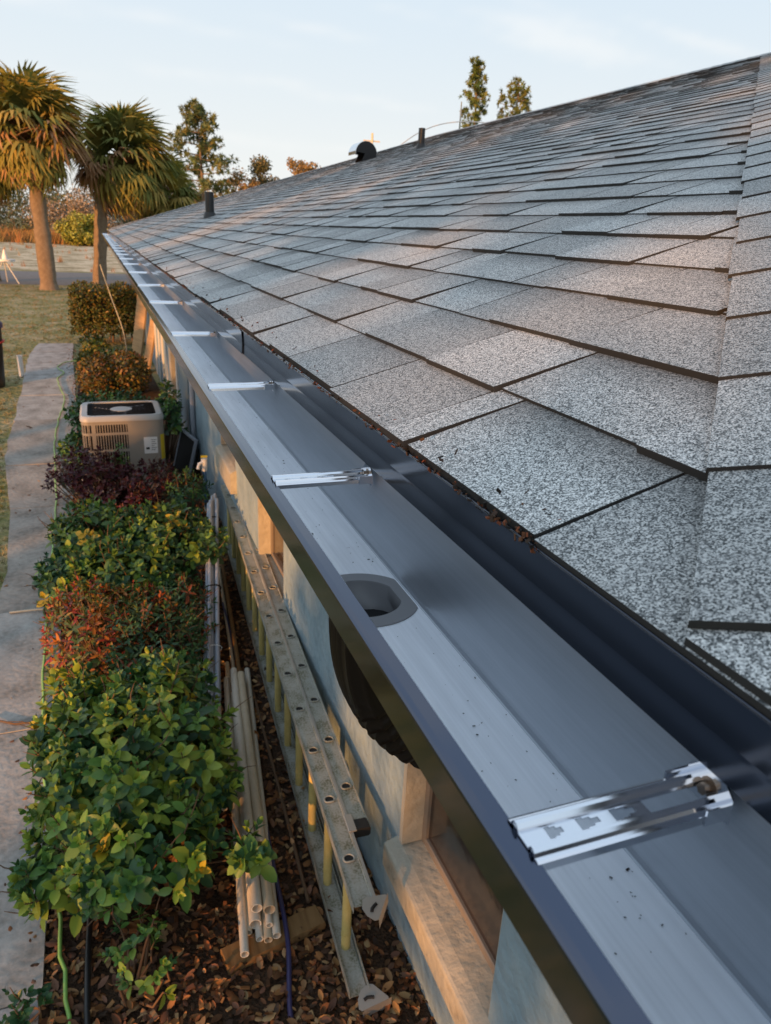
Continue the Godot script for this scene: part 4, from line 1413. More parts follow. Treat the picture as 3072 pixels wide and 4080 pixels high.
	lone("pipe_stub", done(st), M.white, "short white pipe stub standing in the lawn by the bin", "pipe")
	# tripod by the road
	var tp := thing("white_tripod_table", "small white topped tripod stand on the grass verge by the road", "stand", Vector3(-3.5, GY, -34.6))
	for k in 3:
		var a := k * TAU / 3 + 0.5
		st = mb()
		tube(st, [Vector3(-3.5 + cos(a) * 0.55, GY, -34.6 + sin(a) * 0.55), Vector3(-3.5 + cos(a) * 0.05, GY + 0.85, -34.6 + sin(a) * 0.05)], 0.022, 6)
		part(tp, "leg", done(st), M.trim_white)
	st = mb()
	tube(st, [Vector3(-3.5, GY + 0.85, -34.6), Vector3(-3.5, GY + 0.93, -34.6)], 0.42, 20)
	part(tp, "table_top", done(st), M.white)
	st = mb()
	tube(st, [Vector3(-3.45, GY + 0.93, -34.6), Vector3(-3.45, GY + 1.05, -34.6), Vector3(-3.45, GY + 1.3, -34.6)], [0.12, 0.1, 0.025], 10)
	part(tp, "stand_head", done(st), M.white)
	# cable slung over the ridge, antenna and a power pole behind
	st = mb()
	var ca := []
	for k in 25:
		var f := k / 24.0
		ca.append(Vector3(5.97, 1.73, -11.6).lerp(Vector3(5.97, 1.73, -17.6), f) + Vector3(0.0, sin(f * PI) * 0.28 - f * f * 0.75, 0))
	tube(st, ca, 0.008, 6)
	lone("ridge_cable", done(st), M.trim_white, "white cable looping in the air above the ridge", "cable")
	st = mb()
	tube(st, [Vector3(6.5, 1.5, -13.7), Vector3(6.5, 2.34, -13.7)], [0.022, 0.010], 6)
	lone("antenna", done(st), M.rail, "thin upright antenna standing behind the ridge by the pine", "antenna")
	var pp := thing("utility_pole", "pale utility pole with a crossarm standing far behind the roof", "pole", Vector3(28.0, GY, -80))
	st = mb()
	tube(st, [Vector3(28.0, GY, -80), Vector3(28.0, 9.8, -80)], [0.17, 0.12], 8)
	part(pp, "shaft", done(st), M.pvc_b)
	st = mb()
	box(st, Vector3(27.1, 9.0, -80.2), Vector3(28.9, 9.12, -80.08))
	part(pp, "crossarm", done(st), M.pvc_b)

# ---------------------------------------------------------------- plants
func leaf_mesh(width: float, fold: float, droop: float) -> ArrayMesh:
	var st := mb()
	st.set_smooth_group(0)
	var cx := [0.0, 0.22, 0.52, 0.82, 1.0]
	var hw := [0.03, 0.80, 1.0, 0.62, 0.0]
	var mid := []
	var l := []
	var r := []
	for i in 5:
		var y: float = -droop * cx[i] * cx[i]
		mid.append(Vector3(cx[i], y, 0))
		l.append(Vector3(cx[i], y + fold * hw[i] * width, hw[i] * width * 0.5))
		r.append(Vector3(cx[i], y + fold * hw[i] * width, -hw[i] * width * 0.5))
	for i in 4:
		st.set_color(Color.WHITE)
		if i < 3:
			quad(st, mid[i], l[i], l[i + 1], mid[i + 1])
			quad(st, r[i], mid[i], mid[i + 1], r[i + 1])
		else:
			tri(st, mid[i], l[i], mid[4])
			tri(st, r[i], mid[i], mid[4])
	return done(st)

func star_mesh(n: int, width: float, seed_: int) -> ArrayMesh:
	# a tuft of thin blades pointing every way
	var r := RandomNumberGenerator.new()
	r.seed = seed_
	var st := mb()
	for i in n:
		var d := Vector3(r.randf_range(-1, 1), r.randf_range(-0.5, 1), r.randf_range(-1, 1)).normalized()
		var s := d.cross(Vector3(r.randf(), r.randf(), r.randf())).normalized() * width
		st.set_color(Color.WHITE)
		tri(st, -s, d * r.randf_range(0.7, 1.0), s)
	return done(st)

func grass_mesh(n: int, seed_: int) -> ArrayMesh:
	var r := RandomNumberGenerator.new()
	r.seed = seed_
	var st := mb()
	for i in n:
		var a := r.randf() * TAU
		var o := Vector3(r.randf_range(-0.3, 0.3), 0, r.randf_range(-0.3, 0.3))
		var s := Vector3(cos(a), 0, sin(a)) * 0.035
		var tip := o + Vector3(r.randf_range(-0.4, 0.4), r.randf_range(0.5, 1.0), r.randf_range(-0.4, 0.4))
		st.set_color(Color.WHITE)
		tri(st, o - s, tip, o + s)
	return done(st)

func facing(x: Vector3, n: Vector3, s: float, at: Vector3) -> Transform3D:
	x = x.normalized()
	var z := x.cross(n)
	if z.length() < 0.01: z = x.cross(Vector3(0.3, 0.9, 0.2))
	z = z.normalized()
	return Transform3D(Basis(x * s, z.cross(x) * s, z * s), at)

func vary(c: Color, r: RandomNumberGenerator, k := 0.25) -> Color:
	var f := 1.0 + r.randf_range(-k, k)
	return Color(c.r * f * (1 + r.randf_range(-0.1, 0.1)), c.g * f, c.b * f, 1.0)

func rand_dir(r: RandomNumberGenerator) -> Vector3:
	while true:
		var v := Vector3(r.randf_range(-1, 1), r.randf_range(-1, 1), r.randf_range(-1, 1))
		if v.length() < 1.0 and v.length() > 0.05: return v.normalized()
	return Vector3.UP

# a shrub of whorled leafy tips: blobs are [centre, radii]; the leaves that show largest are parts
func shrub(o: Node3D, blobs: Array, tips: int, leaf: float, tones: Array, weights: Array, singles: int, r: RandomNumberGenerator, mesh: ArrayMesh, per_tip := 7) -> void:
	var leaves := []
	var stems := mb()
	var base := o.position
	var total := 0.0
	for b in blobs: total += (b[1] as Vector3).x * (b[1] as Vector3).z + (b[1] as Vector3).x * (b[1] as Vector3).y
	for b in blobs:
		var c: Vector3 = b[0]
		var rad: Vector3 = b[1]
		var n := int(tips * (rad.x * rad.z + rad.x * rad.y) / total)
		for i in n:
			var d := rand_dir(r)
			if d.y < -0.25: d.y *= -0.6
			d = d.normalized()
			var k := 1.0 - pow(r.randf(), 2.2) * 0.5 + r.randf_range(-0.02, 0.10)
			var p := c + d * rad * k
			if p.y < GY + 0.06: p.y = GY + 0.06 + r.randf() * 0.1
			var ax := (d * Vector3(1, 0.7, 1) + Vector3(0, 0.75, 0) + rand_dir(r) * 0.45).normalized()
			if i % 3 == 0:
				var foot := Vector3(lerpf(base.x, p.x, 0.35) + r.randf_range(-0.05, 0.05), GY, lerpf(base.z, p.z, 0.35) + r.randf_range(-0.05, 0.05))
				tube(stems, [foot, foot.lerp(p, 0.55) + rand_dir(r) * 0.03, p - ax * leaf * 0.7, p], [0.007, 0.005, 0.0035, 0.002], 4, false)
				if i % 9 == 0:
					tube(stems, [p - ax * leaf, p + ax * leaf * 0.8, p + ax * leaf * 1.5 + rand_dir(r) * 0.02], [0.003, 0.0025, 0.0012], 4, false)
			var tone := 0
			var x := r.randf()
			while tone < weights.size() - 1 and x > weights[tone]:
				x -= weights[tone]
				tone += 1
			var turn := r.randf() * TAU
			var sz := leaf * r.randf_range(0.6, 1.2)
			for j in per_tip:
				var node := int(j / 2)
				var a := turn + node * PI / 2 + (j % 2) * PI + r.randf_range(-0.35, 0.35)
				var s1 := ax.cross(Vector3(0.31, 0.2, 0.93)).normalized()
				var s2 := ax.cross(s1)
				var rd := s1 * cos(a) + s2 * sin(a)
				var open := 0.25 + node * 0.42 + r.randf_range(-0.15, 0.2)
				var dir := (ax * cos(open) + rd * sin(open) + Vector3.DOWN * 0.08 * node).normalized()
				var nrm := (ax * 1.0 - rd * 0.25 + rand_dir(r) * 0.25).normalized()
				var s := sz * (0.62 + 0.17 * node) * r.randf_range(0.85, 1.1)
				var tn := tone
				if r.randf() < 0.14: tn = r.randi() % maxi(1, tones.size() - 1)
				var q := p - ax * node * leaf * 0.28
				leaves.append([(q - cam_pos).length() * r.randf_range(0.97, 1.03), facing(dir, nrm, s, q), tn])
	part(o, "stems", done(stems), M.twig)
	leaves.sort_custom(func(a, b): return a[0] < b[0])
	var at := []
	var tint := []
	var mats := []
	for t in tones:
		var row := []
		for k in 3:
			var m := leaf_mat(0.5, 0.4)
			m.vertex_color_use_as_albedo = false
			var lc := vary(t, r, 0.2)
			m.albedo_color = lc.linear_to_srgb()
			m.backlight = lc * 1.6
			row.append(m)
		mats.append(row)
	for i in leaves.size():
		var l: Array = leaves[i]
		if i < singles:
			placed(o, "leaf", mesh, l[1], mats[l[2]][r.randi() % 3])
		else:
			at.append(l[1])
			tint.append(vary(tones[l[2]], r, 0.25))
	if at.size(): scatter(o, "foliage", mesh, M.leaf, at, tint)

# leaves strewn through a volume; where is a Callable(r) -> [point, outward]
func fill(o: Node3D, called: String, where: Callable, count: int, mesh: Mesh, lo: float, hi: float, tones: Array, r: RandomNumberGenerator, m: Material) -> void:
	var at := []
	var tint := []
	for i in count:
		var w: Array = where.call(r)
		at.append(facing(rand_dir(r) + (w[1] as Vector3) * 0.5, (w[1] as Vector3) + rand_dir(r) * 0.7, r.randf_range(lo, hi), w[0]))
		tint.append(vary(tones[r.randi() % tones.size()], r))
	scatter(o, called, mesh, m, at, tint)

func in_box(lo: Vector3, hi: Vector3, lump: float) -> Callable:
	var n := noise(FastNoiseLite.TYPE_SIMPLEX_SMOOTH, 2.0, int(lo.x * 91) + 7, 2)
	return func(r: RandomNumberGenerator):
		var p := Vector3(r.randf(), r.randf(), r.randf())
		var d := Vector3.ZERO
		var side := r.randi() % 6
		var depth := pow(r.randf(), 2.0) * 0.25
		match side:
			0, 5: p.z = 1.0 - depth; d = Vector3(0, 0.2, 1)
			1, 4: p.y = 1.0 - depth; d = Vector3(0, 1, 0.2)
			2: p.x = depth; d = Vector3(-1, 0.2, 0)
			3: p.x = 1.0 - depth; d = Vector3(1, 0.2, 0)
		var q := lo + (hi - lo) * p
		q += d * n.get_noise_3dv(q) * lump
		return [q, d.normalized()]

func in_blobs(blobs: Array, shell: float) -> Callable:
	return func(r: RandomNumberGenerator):
		var b: Array = blobs[r.randi() % blobs.size()]
		var d := rand_dir(r)
		var k := 1.0 - pow(r.randf(), 1.6) * shell
		return [(b[0] as Vector3) + d * (b[1] as Vector3) * k, d]

func ell(lo: Vector3, rad: Vector3) -> Array:
	return [lo, rad]

func build_plants() -> void:
	var r := RandomNumberGenerator.new()
	r.seed = 4242
	var leaf := leaf_mesh(0.60, 0.14, 0.16)
	var slim := leaf_mesh(0.34, 0.12, 0.22)
	var greens := [Color(.030, .082, .034), Color(.052, .125, .042), Color(.10, .20, .042), Color(.23, .31, .045), Color(.34, .28, .025)]
	# big shrub nearest the camera
	var o := thing("broadleaf_shrub", "large broadleaf shrub with yellow green tips at the lower left beside the white pipes", "shrub", Vector3(0.0, GY, -2.85))
	shrub(o, [[Vector3(-0.13, -2.24, -2.75), Vector3(0.31, 0.32, 0.55)], [Vector3(0.15, -2.22, -2.95), Vector3(0.25, 0.29, 0.55)], [Vector3(-0.27, -2.18, -3.05), Vector3(0.18, 0.18, 0.42)], [Vector3(-0.02, -2.28, -2.28), Vector3(0.30, 0.20, 0.24)], [Vector3(0.27, -2.28, -2.7), Vector3(0.13, 0.10, 0.34)], [Vector3(-0.34, -2.36, -2.4), Vector3(0.14, 0.12, 0.26)], [Vector3(0.38, -2.27, -2.2), Vector3(0.09, 0.05, 0.10)]], 700, 0.074, greens, [0.12, 0.22, 0.30, 0.33, 0.03], 290, r, leaf, 8)  # share of yellow green leaves raised to stand in for sun
	# sprigs on the mulch
	o = thing("seedling", "small leafy sprig growing out of the mulch at the bottom left", "plant", Vector3(-0.06, GY, -2.0))
	shrub(o, [[Vector3(-0.06, -2.46, -2.0), Vector3(0.13, 0.14, 0.18)]], 26, 0.045, greens.slice(1, 4), [0.4, 0.4, 0.2], 40, r, leaf, 6)
	o = thing("seedling", "low sprig of dark leaves creeping over the path corner at the bottom left", "plant", Vector3(-0.47, GY, -2.02))
	shrub(o, [[Vector3(-0.46, -2.52, -2.02), Vector3(0.09, 0.05, 0.09)]], 14, 0.05, [greens[0], greens[1], greens[4]], [0.5, 0.35, 0.15], 40, r, leaf, 5)
	# second shrub, darker
	o = thing("dark_green_shrub", "dense dark green shrub between the red leaved plants and the purple bush", "shrub", Vector3(0.05, GY, -5.3))
	shrub(o, [[Vector3(-0.16, -2.2, -5.3), Vector3(0.34, 0.28, 0.44)], [Vector3(0.25, -2.19, -5.2), Vector3(0.36, 0.26, 0.40)], [Vector3(0.05, -2.28, -4.85), Vector3(0.42, 0.24, 0.34)], [Vector3(0.50, -2.16, -5.0), Vector3(0.22, 0.14, 0.30)], [Vector3(-0.40, -2.34, -5.0), Vector3(0.16, 0.18, 0.45)]], 660, 0.075, greens.slice(0, 4) + [Color(.30, .25, .03)], [0.30, 0.42, 0.2, 0.05, 0.03], 200, r, leaf, 8)
	# red plants between the two shrubs
	o = thing("red_leaf_shrub", "low shrub with red and orange leaves between the two green shrubs", "shrub", Vector3(-0.1, GY, -4.2))
	shrub(o, [[Vector3(-0.24, -2.33, -4.15), Vector3(0.24, 0.24, 0.62)], [Vector3(0.02, -2.36, -4.35), Vector3(0.24, 0.2, 0.4)]], 440, 0.056, [Color(.26, .04, .025), Color(.34, .13, .025), Color(.08, .12, .035), Color(.22, .17, .035), Color(.12, .04, .025)], [0.18, 0.2, 0.32, 0.2, 0.1], 110, r, slim, 8)
	o = thing("low_dark_shrub", "low dark green plant with a few red shoots beside the grey pipes", "shrub", Vector3(0.18, GY, -4.0))
	shrub(o, [[Vector3(0.12, -2.33, -3.9), Vector3(0.30, 0.24, 0.52)], [Vector3(0.33, -2.35, -4.3), Vector3(0.20, 0.20, 0.45)]], 420, 0.055, [greens[0], greens[1], Color(.10, .14, .04), Color(.26, .07, .03), Color(.30, .15, .03)], [0.36, 0.32, 0.14, 0.12, 0.06], 100, r, slim, 8)
	o = thing("purple_shrub", "bushy dark purple leaved shrub in front of the air conditioner", "shrub", Vector3(0.0, GY, -6.85))
	shrub(o, [[Vector3(-0.22, -2.24, -6.85), Vector3(0.36, 0.30, 0.34)], [Vector3(0.25, -2.3, -6.75), Vector3(0.34, 0.24, 0.34)], [Vector3(0.02, -2.36, -6.4), Vector3(0.36, 0.2, 0.25)]], 620, 0.05, [Color(.05, .010, .018), Color(.075, .016, .022), Color(.12, .03, .025), Color(.10, .055, .035), Color(.04, .045, .02)], [0.32, 0.28, 0.2, 0.14, 0.06], 100, r, leaf, 7)
	o = thing("thin_sapling", "thin green sapling standing in front of the condenser's louvres", "plant", Vector3(0.06, GY, -6.9))
	shrub(o, [[Vector3(0.06, -2.15, -6.95), Vector3(0.07, 0.25, 0.07)]], 26, 0.055, greens.slice(1, 4), [0.4, 0.4, 0.2], 0, r, slim, 6)
	# fern-like green by the faucet
	o = thing("wall_plant", "loose green plant by the wall at the far end of the ladder", "plant", Vector3(0.62, GY, -6.4))
	shrub(o, [[Vector3(0.60, -2.28, -6.4), Vector3(0.20, 0.20, 0.35)]], 90, 0.06, greens.slice(0, 3), [0.4, 0.4, 0.2], 0, r, slim, 7)
	# greenery behind the condenser
	o = thing("low_green_shrub", "low green shrub tucked behind and right of the condenser", "shrub", Vector3(0.55, GY, -8.8))
	shrub(o, [[Vector3(0.05, -2.15, -8.95), Vector3(0.5, 0.3, 0.4)], [Vector3(0.66, -2.1, -8.6), Vector3(0.15, 0.38, 0.5)], [Vector3(-0.4, -2.4, -8.4), Vector3(0.14, 0.16, 0.5)]], 420, 0.07, greens.slice(0, 4), [0.35, 0.4, 0.2, 0.05], 0, r, leaf, 7)
	# clipped hedges
	var hedge := [Color(.035, .050, .014), Color(.06, .072, .018), Color(.11, .095, .02), Color(.16, .10, .02), Color(.08, .11, .02)]  # orange tones put warm sun highlights into the leaf colour
	o = thing("hedge", "tall box clipped hedge at the end of the concrete path", "hedge", Vector3(0.1, GY, -18.3))
	fill(o, "foliage", in_box(Vector3(-0.58, GY + 0.22, -19.2), Vector3(0.80, -1.42, -17.55), 0.12), 9000, leaf, 0.04, 0.075, hedge, r, M.leaf)
	var st := mb()
	for k in 14:
		var p := Vector3(r.randf_range(-0.4, 0.65), GY, r.randf_range(-18.9, -17.7))
		tube(st, [p, p + Vector3(r.randf_range(-0.1, 0.1), 0.5, r.randf_range(-0.1, 0.1)), p + Vector3(r.randf_range(-0.3, 0.3), 1.0, 0.05)], [0.022, 0.014, 0.006], 5, false)
	part(o, "stems", done(st), M.twig)
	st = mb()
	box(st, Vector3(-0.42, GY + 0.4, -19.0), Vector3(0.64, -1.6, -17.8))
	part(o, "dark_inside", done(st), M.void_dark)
	o = thing("hedge", "low rounded hedge with warm sun painted in orange leaf tones between the tall hedge and the condenser", "hedge", Vector3(0.12, GY, -12.4))
	fill(o, "foliage", in_blobs([[Vector3(-0.1, -2.33, -12.5), Vector3(0.34, 0.32, 0.75)], [Vector3(0.32, -2.3, -12.5), Vector3(0.36, 0.33, 0.7)]], 0.45), 5200, leaf, 0.035, 0.065, [Color(.05, .05, .012), Color(.09, .06, .012), Color(.15, .10, .015), Color(.12, .055, .015), Color(.035, .05, .012)], r, M.leaf)  # brown and orange leaf tones carry the warm sunlight
	st = mb()
	for k in 8:
		var p := Vector3(0.1 + r.randf_range(-0.2, 0.25), GY, -12.4 + r.randf_range(-0.3, 0.3))
		tube(st, [p, p + Vector3(r.randf_range(-0.2, 0.2), 0.4, r.randf_range(-0.2, 0.2))], [0.016, 0.006], 5, false)
	part(o, "stems", done(st), M.twig)
	o = thing("wild_shrub", "loose yellow green shrub at the foot of the tall hedge", "shrub", Vector3(-0.3, GY, -15.6))
	fill(o, "foliage", in_blobs([[Vector3(-0.2, -2.46, -16.5), Vector3(0.3, 0.2, 0.6)], [Vector3(-0.3, -2.47, -14.6), Vector3(0.2, 0.16, 0.6)], [Vector3(0.2, -2.42, -14.6), Vector3(0.4, 0.2, 0.4)]], 0.6), 1800, leaf, 0.05, 0.09, [Color(.05, .09, .02), Color(.12, .13, .02), Color(.16, .13, .02), Color(.03, .07, .02)], r, M.leaf)
	# a thin bare branch in front of the tall hedge
	st = mb()
	tube(st, wavy([Vector3(0.42, GY, -14.5), Vector3(0.36, -1.9, -14.5), Vector3(0.20, -1.3, -14.6), Vector3(0.06, -0.75, -14.7)], 0.0, 5, 8), 0.012, 5)
	lone("bare_branch", done(st), M.rail, "thin bare branch arching up in front of the tall hedge", "branch")

# ---------------------------------------------------------------- leaf litter, grass
func build_litter() -> void:
	var r := RandomNumberGenerator.new()
	r.seed = 808
	var dry := leaf_mesh(0.5, 0.3, -0.35)
	var dry2 := leaf_mesh(0.62, -0.25, 0.3)
	var chip := mb()
	chip.set_color(Color.WHITE)
	box(chip, Vector3(-0.5, -0.08, -0.22), Vector3(0.5, 0.08, 0.22))
	var chipm := done(chip)
	var tones := [Color(.15, .06, .022), Color(.22, .09, .03), Color(.085, .04, .018), Color(.28, .14, .05), Color(.15, .075, .045), Color(.34, .21, .10), Color(.05, .028, .016)]
	for k in 3:
		var at := []
		var tint := []
		for i in [5200, 4200, 2600][k]:
			var z := -1.2 - pow(r.randf(), 1.5) * 6.8
			var p := Vector3(r.randf_range(-0.42, 0.9), GY + r.randf_range(0.0, 0.022), z)
			var b := Basis(rand_dir(r), r.randf() * 0.7) * Basis(Vector3.UP, r.randf() * TAU)
			at.append(Transform3D(b.scaled_local(Vector3.ONE * r.randf_range(0.022, 0.055) * (0.7 if k == 2 else 1.0)), p))
			tint.append(vary(tones[r.randi() % tones.size()], r, 0.35))
		var o := scatter(self, ["leaf_litter", "curled_leaf_litter", "bark_chips"][k], [dry, dry2, chipm][k], M.dry, at, tint)
		tag(o, ["brown fallen leaves covering the planting bed", "reddish curled leaves lying among the mulch", "dark bark chips in the planting bed by the wall"][k], ["leaves", "leaves", "mulch"][k])
	# a few leaves on the path
	var pl := ["pale curled leaf on the path left of the large shrub", "small brown leaf on the path by the stick", "tan fallen leaf on the slab near the far end of the path"]
	var pp := [Vector3(-0.47, GY + 0.03, -2.75), Vector3(-0.62, GY + 0.03, -5.35), Vector3(-0.95, GY + 0.03, -10.2)]
	for i in 3:
		var m := MeshInstance3D.new()
		m.mesh = dry
		m.material_override = [M.wood, M.twig, M.twig][i]
		m.transform = Transform3D(Basis(Vector3.UP, 1.0 + i).scaled(Vector3.ONE * [0.055, 0.05, 0.09][i]), pp[i])
		m.name = numbered(self, "fallen_leaf")
		add_child(m, true)
		tag(m, pl[i], "leaf")
	# crumbs along the path's edge
	var at2 := []
	var tint2 := []
	for i in 900:
		var z := r.randf_range(-17.0, -1.6)
		var x := path_right(z) + absf(r.randfn(0, 0.05)) * (-1.0 if r.randf() < 0.6 else 1.0)
		if r.randf() < 0.12: x = r.randf_range(path_left(z), path_right(z))
		at2.append(Transform3D(Basis(Vector3.UP, r.randf() * TAU).scaled_local(Vector3.ONE * r.randf_range(0.012, 0.04)), Vector3(x, GY + 0.028, z)))
		tint2.append(vary(tones[r.randi() % tones.size()], r, 0.35))
	tag(scatter(self, "path_litter", dry2, M.dry, at2, tint2), "scattered leaf crumbs along the edges of the path", "leaves")
	# rusty crumbs caught along the shingle edge, needles on the roof
	var at3 := []
	var tint3 := []
	for i in 700:
		var z := -0.42 - pow(r.randf(), 1.6) * 6.0
		var p := Vector3(EAVE.x - 0.002 + r.randf_range(-0.006, 0.004), EAVE.y + r.randf_range(-0.004, 0.004), z)
		if i % 9 == 0: p = roof_point(r.randf_range(0.0, 0.03), z, 0.016)
		at3.append(Transform3D(Basis(rand_dir(r), r.randf() * TAU).scaled_local(Vector3(1, 1.5, 1.4) * r.randf_range(0.0016, 0.0055)), p))
		tint3.append(vary([Color(.20, .055, .02), Color(.05, .03, .02), Color(.015, .012, .01), Color(.12, .05, .02)][r.randi() % 4], r, 0.3))
	tag(scatter(self, "eave_debris", chipm, M.dry, at3, tint3), "rusty leaf crumbs stuck along the shingle edge above the gutter", "leaf debris")
	# grit and drops in the gutter
	var at4 := []
	var tint4 := []
	for i in 260:
		var z := -0.22 - pow(r.randf(), 1.3) * 2.6
		var p := Vector3(lerpf(0.228, 0.297, sqrt(r.randf())), FLOOR_Y + 0.0018, z)
		if absf(z + 0.673) < 0.07: continue
		at4.append(Transform3D(Basis(Vector3.UP, r.randf() * TAU).scaled_local(Vector3(1, 1, 1) * (r.randf_range(0.0005, 0.0016) if i % 8 else r.randf_range(0.0016, 0.0032))), p))
		tint4.append(vary(Color(.02, .017, .015), r, 0.4))
	tag(scatter(self, "gutter_grit", chipm, M.dry, at4, tint4), "dark specks of grit on the gutter floor", "grit")
	# lawn tufts
	var blade := grass_mesh(9, 5)
	var at5 := []
	var tint5 := []
	var n := noise(FastNoiseLite.TYPE_SIMPLEX_SMOOTH, 0.35, 66, 3)
	while at5.size() < 11000:
		var z := -3.5 - pow(r.randf(), 1.4) * 30.0
		var x := r.randf_range(-0.36 * absf(z) - 0.6, 3.0)
		if x > path_left(z) - 0.02 and z > -18.0 or (x > -0.62 and z > -19.5): continue
		if n.get_noise_2d(x, z) < r.randf_range(-0.5, 0.35): continue
		at5.append(Transform3D(Basis(Vector3.UP, r.randf() * TAU).scaled_local(Vector3(1.5, 0.8, 1.5) * r.randf_range(0.03, 0.075)), Vector3(x, GY - 0.012, z)))
		tint5.append(vary([Color(.08, .10, .025), Color(.16, .15, .05), Color(.28, .22, .10), Color(.06, .085, .02), Color(.22, .14, .06)][r.randi() % 5], r, 0.3))
	tag(scatter(self, "lawn_grass", blade, M.needle, at5, tint5), "short patchy grass on the lawn left of the path", "grass")

# ---------------------------------------------------------------- trees and brush beyond
func frond_mesh(seed_: int, petiole: float, blade: float) -> ArrayMesh:
	var r := RandomNumberGenerator.new()
	r.seed = seed_
	var st := mb()
	st.set_color(Color.WHITE)
	var hub := Vector3(petiole, -petiole * 0.12, 0)
	for s in [-1.0, 1.0]:
		tri(st, Vector3(0, 0, -0.025 * s), hub, Vector3(0, 0, 0.025 * s))
		tri(st, Vector3(0, 0.03 * s, 0), hub, Vector3(0, -0.03, 0))
	var n := 30
	for k in n:
		var a := lerpf(-2.35, 2.35, k / float(n - 1)) + r.randf_range(-0.06, 0.06)
		var l := blade * (1.0 - 0.22 * absf(a) / 2.35) * r.randf_range(0.85, 1.1)
		var d := Vector3(cos(a), 0.12 * cos(a * 2.0) + (0.10 if k % 2 == 0 else -0.02), sin(a))
		var side := Vector3(-sin(a), 0, cos(a)) * 0.058 * blade
		var mid := hub + d * l * 0.55 + Vector3(0, -0.03, 0)
		var tip := hub + d * l * 0.95 + Vector3(0, -0.55 * l * r.randf_range(0.5, 1.3), 0)
		quad(st, hub - side * 0.4, mid - side, mid + side, hub + side * 0.4)
		tri(st, mid - side, tip, mid + side)
	return done(st)

func palm(label: String, base: Vector3, top: Vector3, r0: float, r1: float, crown_r: float, live: int, dead: int, r: RandomNumberGenerator, meshes: Array, off := Vector3.ZERO, boots := true) -> void:
	var o := thing("palm_tree", label, "palm tree", base, "cabbage palms by the road")
	var st := mb()
	var pts := []
	var rad := []
	for k in 31:
		var f := k / 30.0
		pts.append(base.lerp(top, f) + Vector3(sin(f * 2.2) * 0.06, -0.1 if k == 0 else 0.0, 0))
		rad.append(lerpf(r0, r1, pow(f, 0.7)) * (1.25 if k == 0 else 1.0) * r.randf_range(0.91, 1.07))
	tube(st, pts, rad, 14)
	part(o, "trunk", done(st), M.bark)
	if boots:
		for k in 46:
			var f := r.randf_range(0.66, 1.02)
			var a := r.randf() * TAU
			var c := base.lerp(top, f)
			var d := Vector3(cos(a), 0, sin(a))
			var bt := mb()
			var s := d.cross(Vector3.UP) * 0.055
			var p0 := c + d * r1 * 0.8
			var p1 := p0 + d * 0.13 + Vector3(0, 0.30, 0)
			prism_bar(bt, p0, p1, s, 0.02)
			part(o, "boot", done(bt), M.boot)
	var mats := []
	for c in [Color(.18, .175, .05), Color(.23, .205, .06), Color(.30, .245, .08), Color(.13, .145, .045)]:
		var m := leaf_mat(0.75, 0.85)
		m.metallic_specular = 0.15
		m.vertex_color_use_as_albedo = false
		m.albedo_color = (c as Color).linear_to_srgb()
		m.backlight = (c as Color) * 1.8
		mats.append(m)
	for k in live:
		var f := (k + 0.5) / live
		var el := lerpf(1.4, -1.15, pow(f, 0.8)) + r.randf_range(-0.15, 0.15)
		var az := k * 2.39996 + r.randf_range(-0.2, 0.2)
		var d := Vector3(cos(az) * cos(el), sin(el), sin(az) * cos(el))
		var up := Vector3(-cos(az) * sin(el), cos(el), -sin(az) * sin(el)) + rand_dir(r) * 0.35
		placed(o, "frond", meshes[r.randi() % meshes.size()], facing(d, up, crown_r * r.randf_range(0.85, 1.1), top + off + Vector3(0, 0.15 * r.randf(), 0)), mats[r.randi() % 4])
	for k in dead:
		var el := r.randf_range(-1.4, -0.7) if k % 3 else r.randf_range(-0.3, 0.6)
		var az := r.randf() * TAU
		var d := Vector3(cos(az) * cos(el), sin(el), sin(az) * cos(el))
		var up := Vector3(-cos(az) * sin(el), cos(el), -sin(az) * sin(el)) + rand_dir(r) * 0.6
		placed(o, "dead_frond", meshes[r.randi() % meshes.size()], facing(d, up, crown_r * (r.randf_range(0.92, 1.06) if k % 3 == 0 else r.randf_range(0.65, 0.9)), top + off * 0.7 - Vector3(0, 0.1 + 0.35 * r.randf(), 0)), M.dead_frond)

func prism_bar(st: SurfaceTool, a: Vector3, b: Vector3, s: Vector3, thick: float) -> void:
	var n := (b - a).cross(s).normalized() * thick
	var p := [a - s, a + s, b + s * 0.7, b - s * 0.7]
	flat_quad(st, p[0] + n, p[3] + n, p[2] + n, p[1] + n)
	flat_quad(st, p[0] - n, p[1] - n, p[2] - n, p[3] - n)
	for k in 4:
		var q: Vector3 = p[k]
		var w: Vector3 = p[(k + 1) % 4]
		flat_quad(st, q - n, q + n, w + n, w - n)

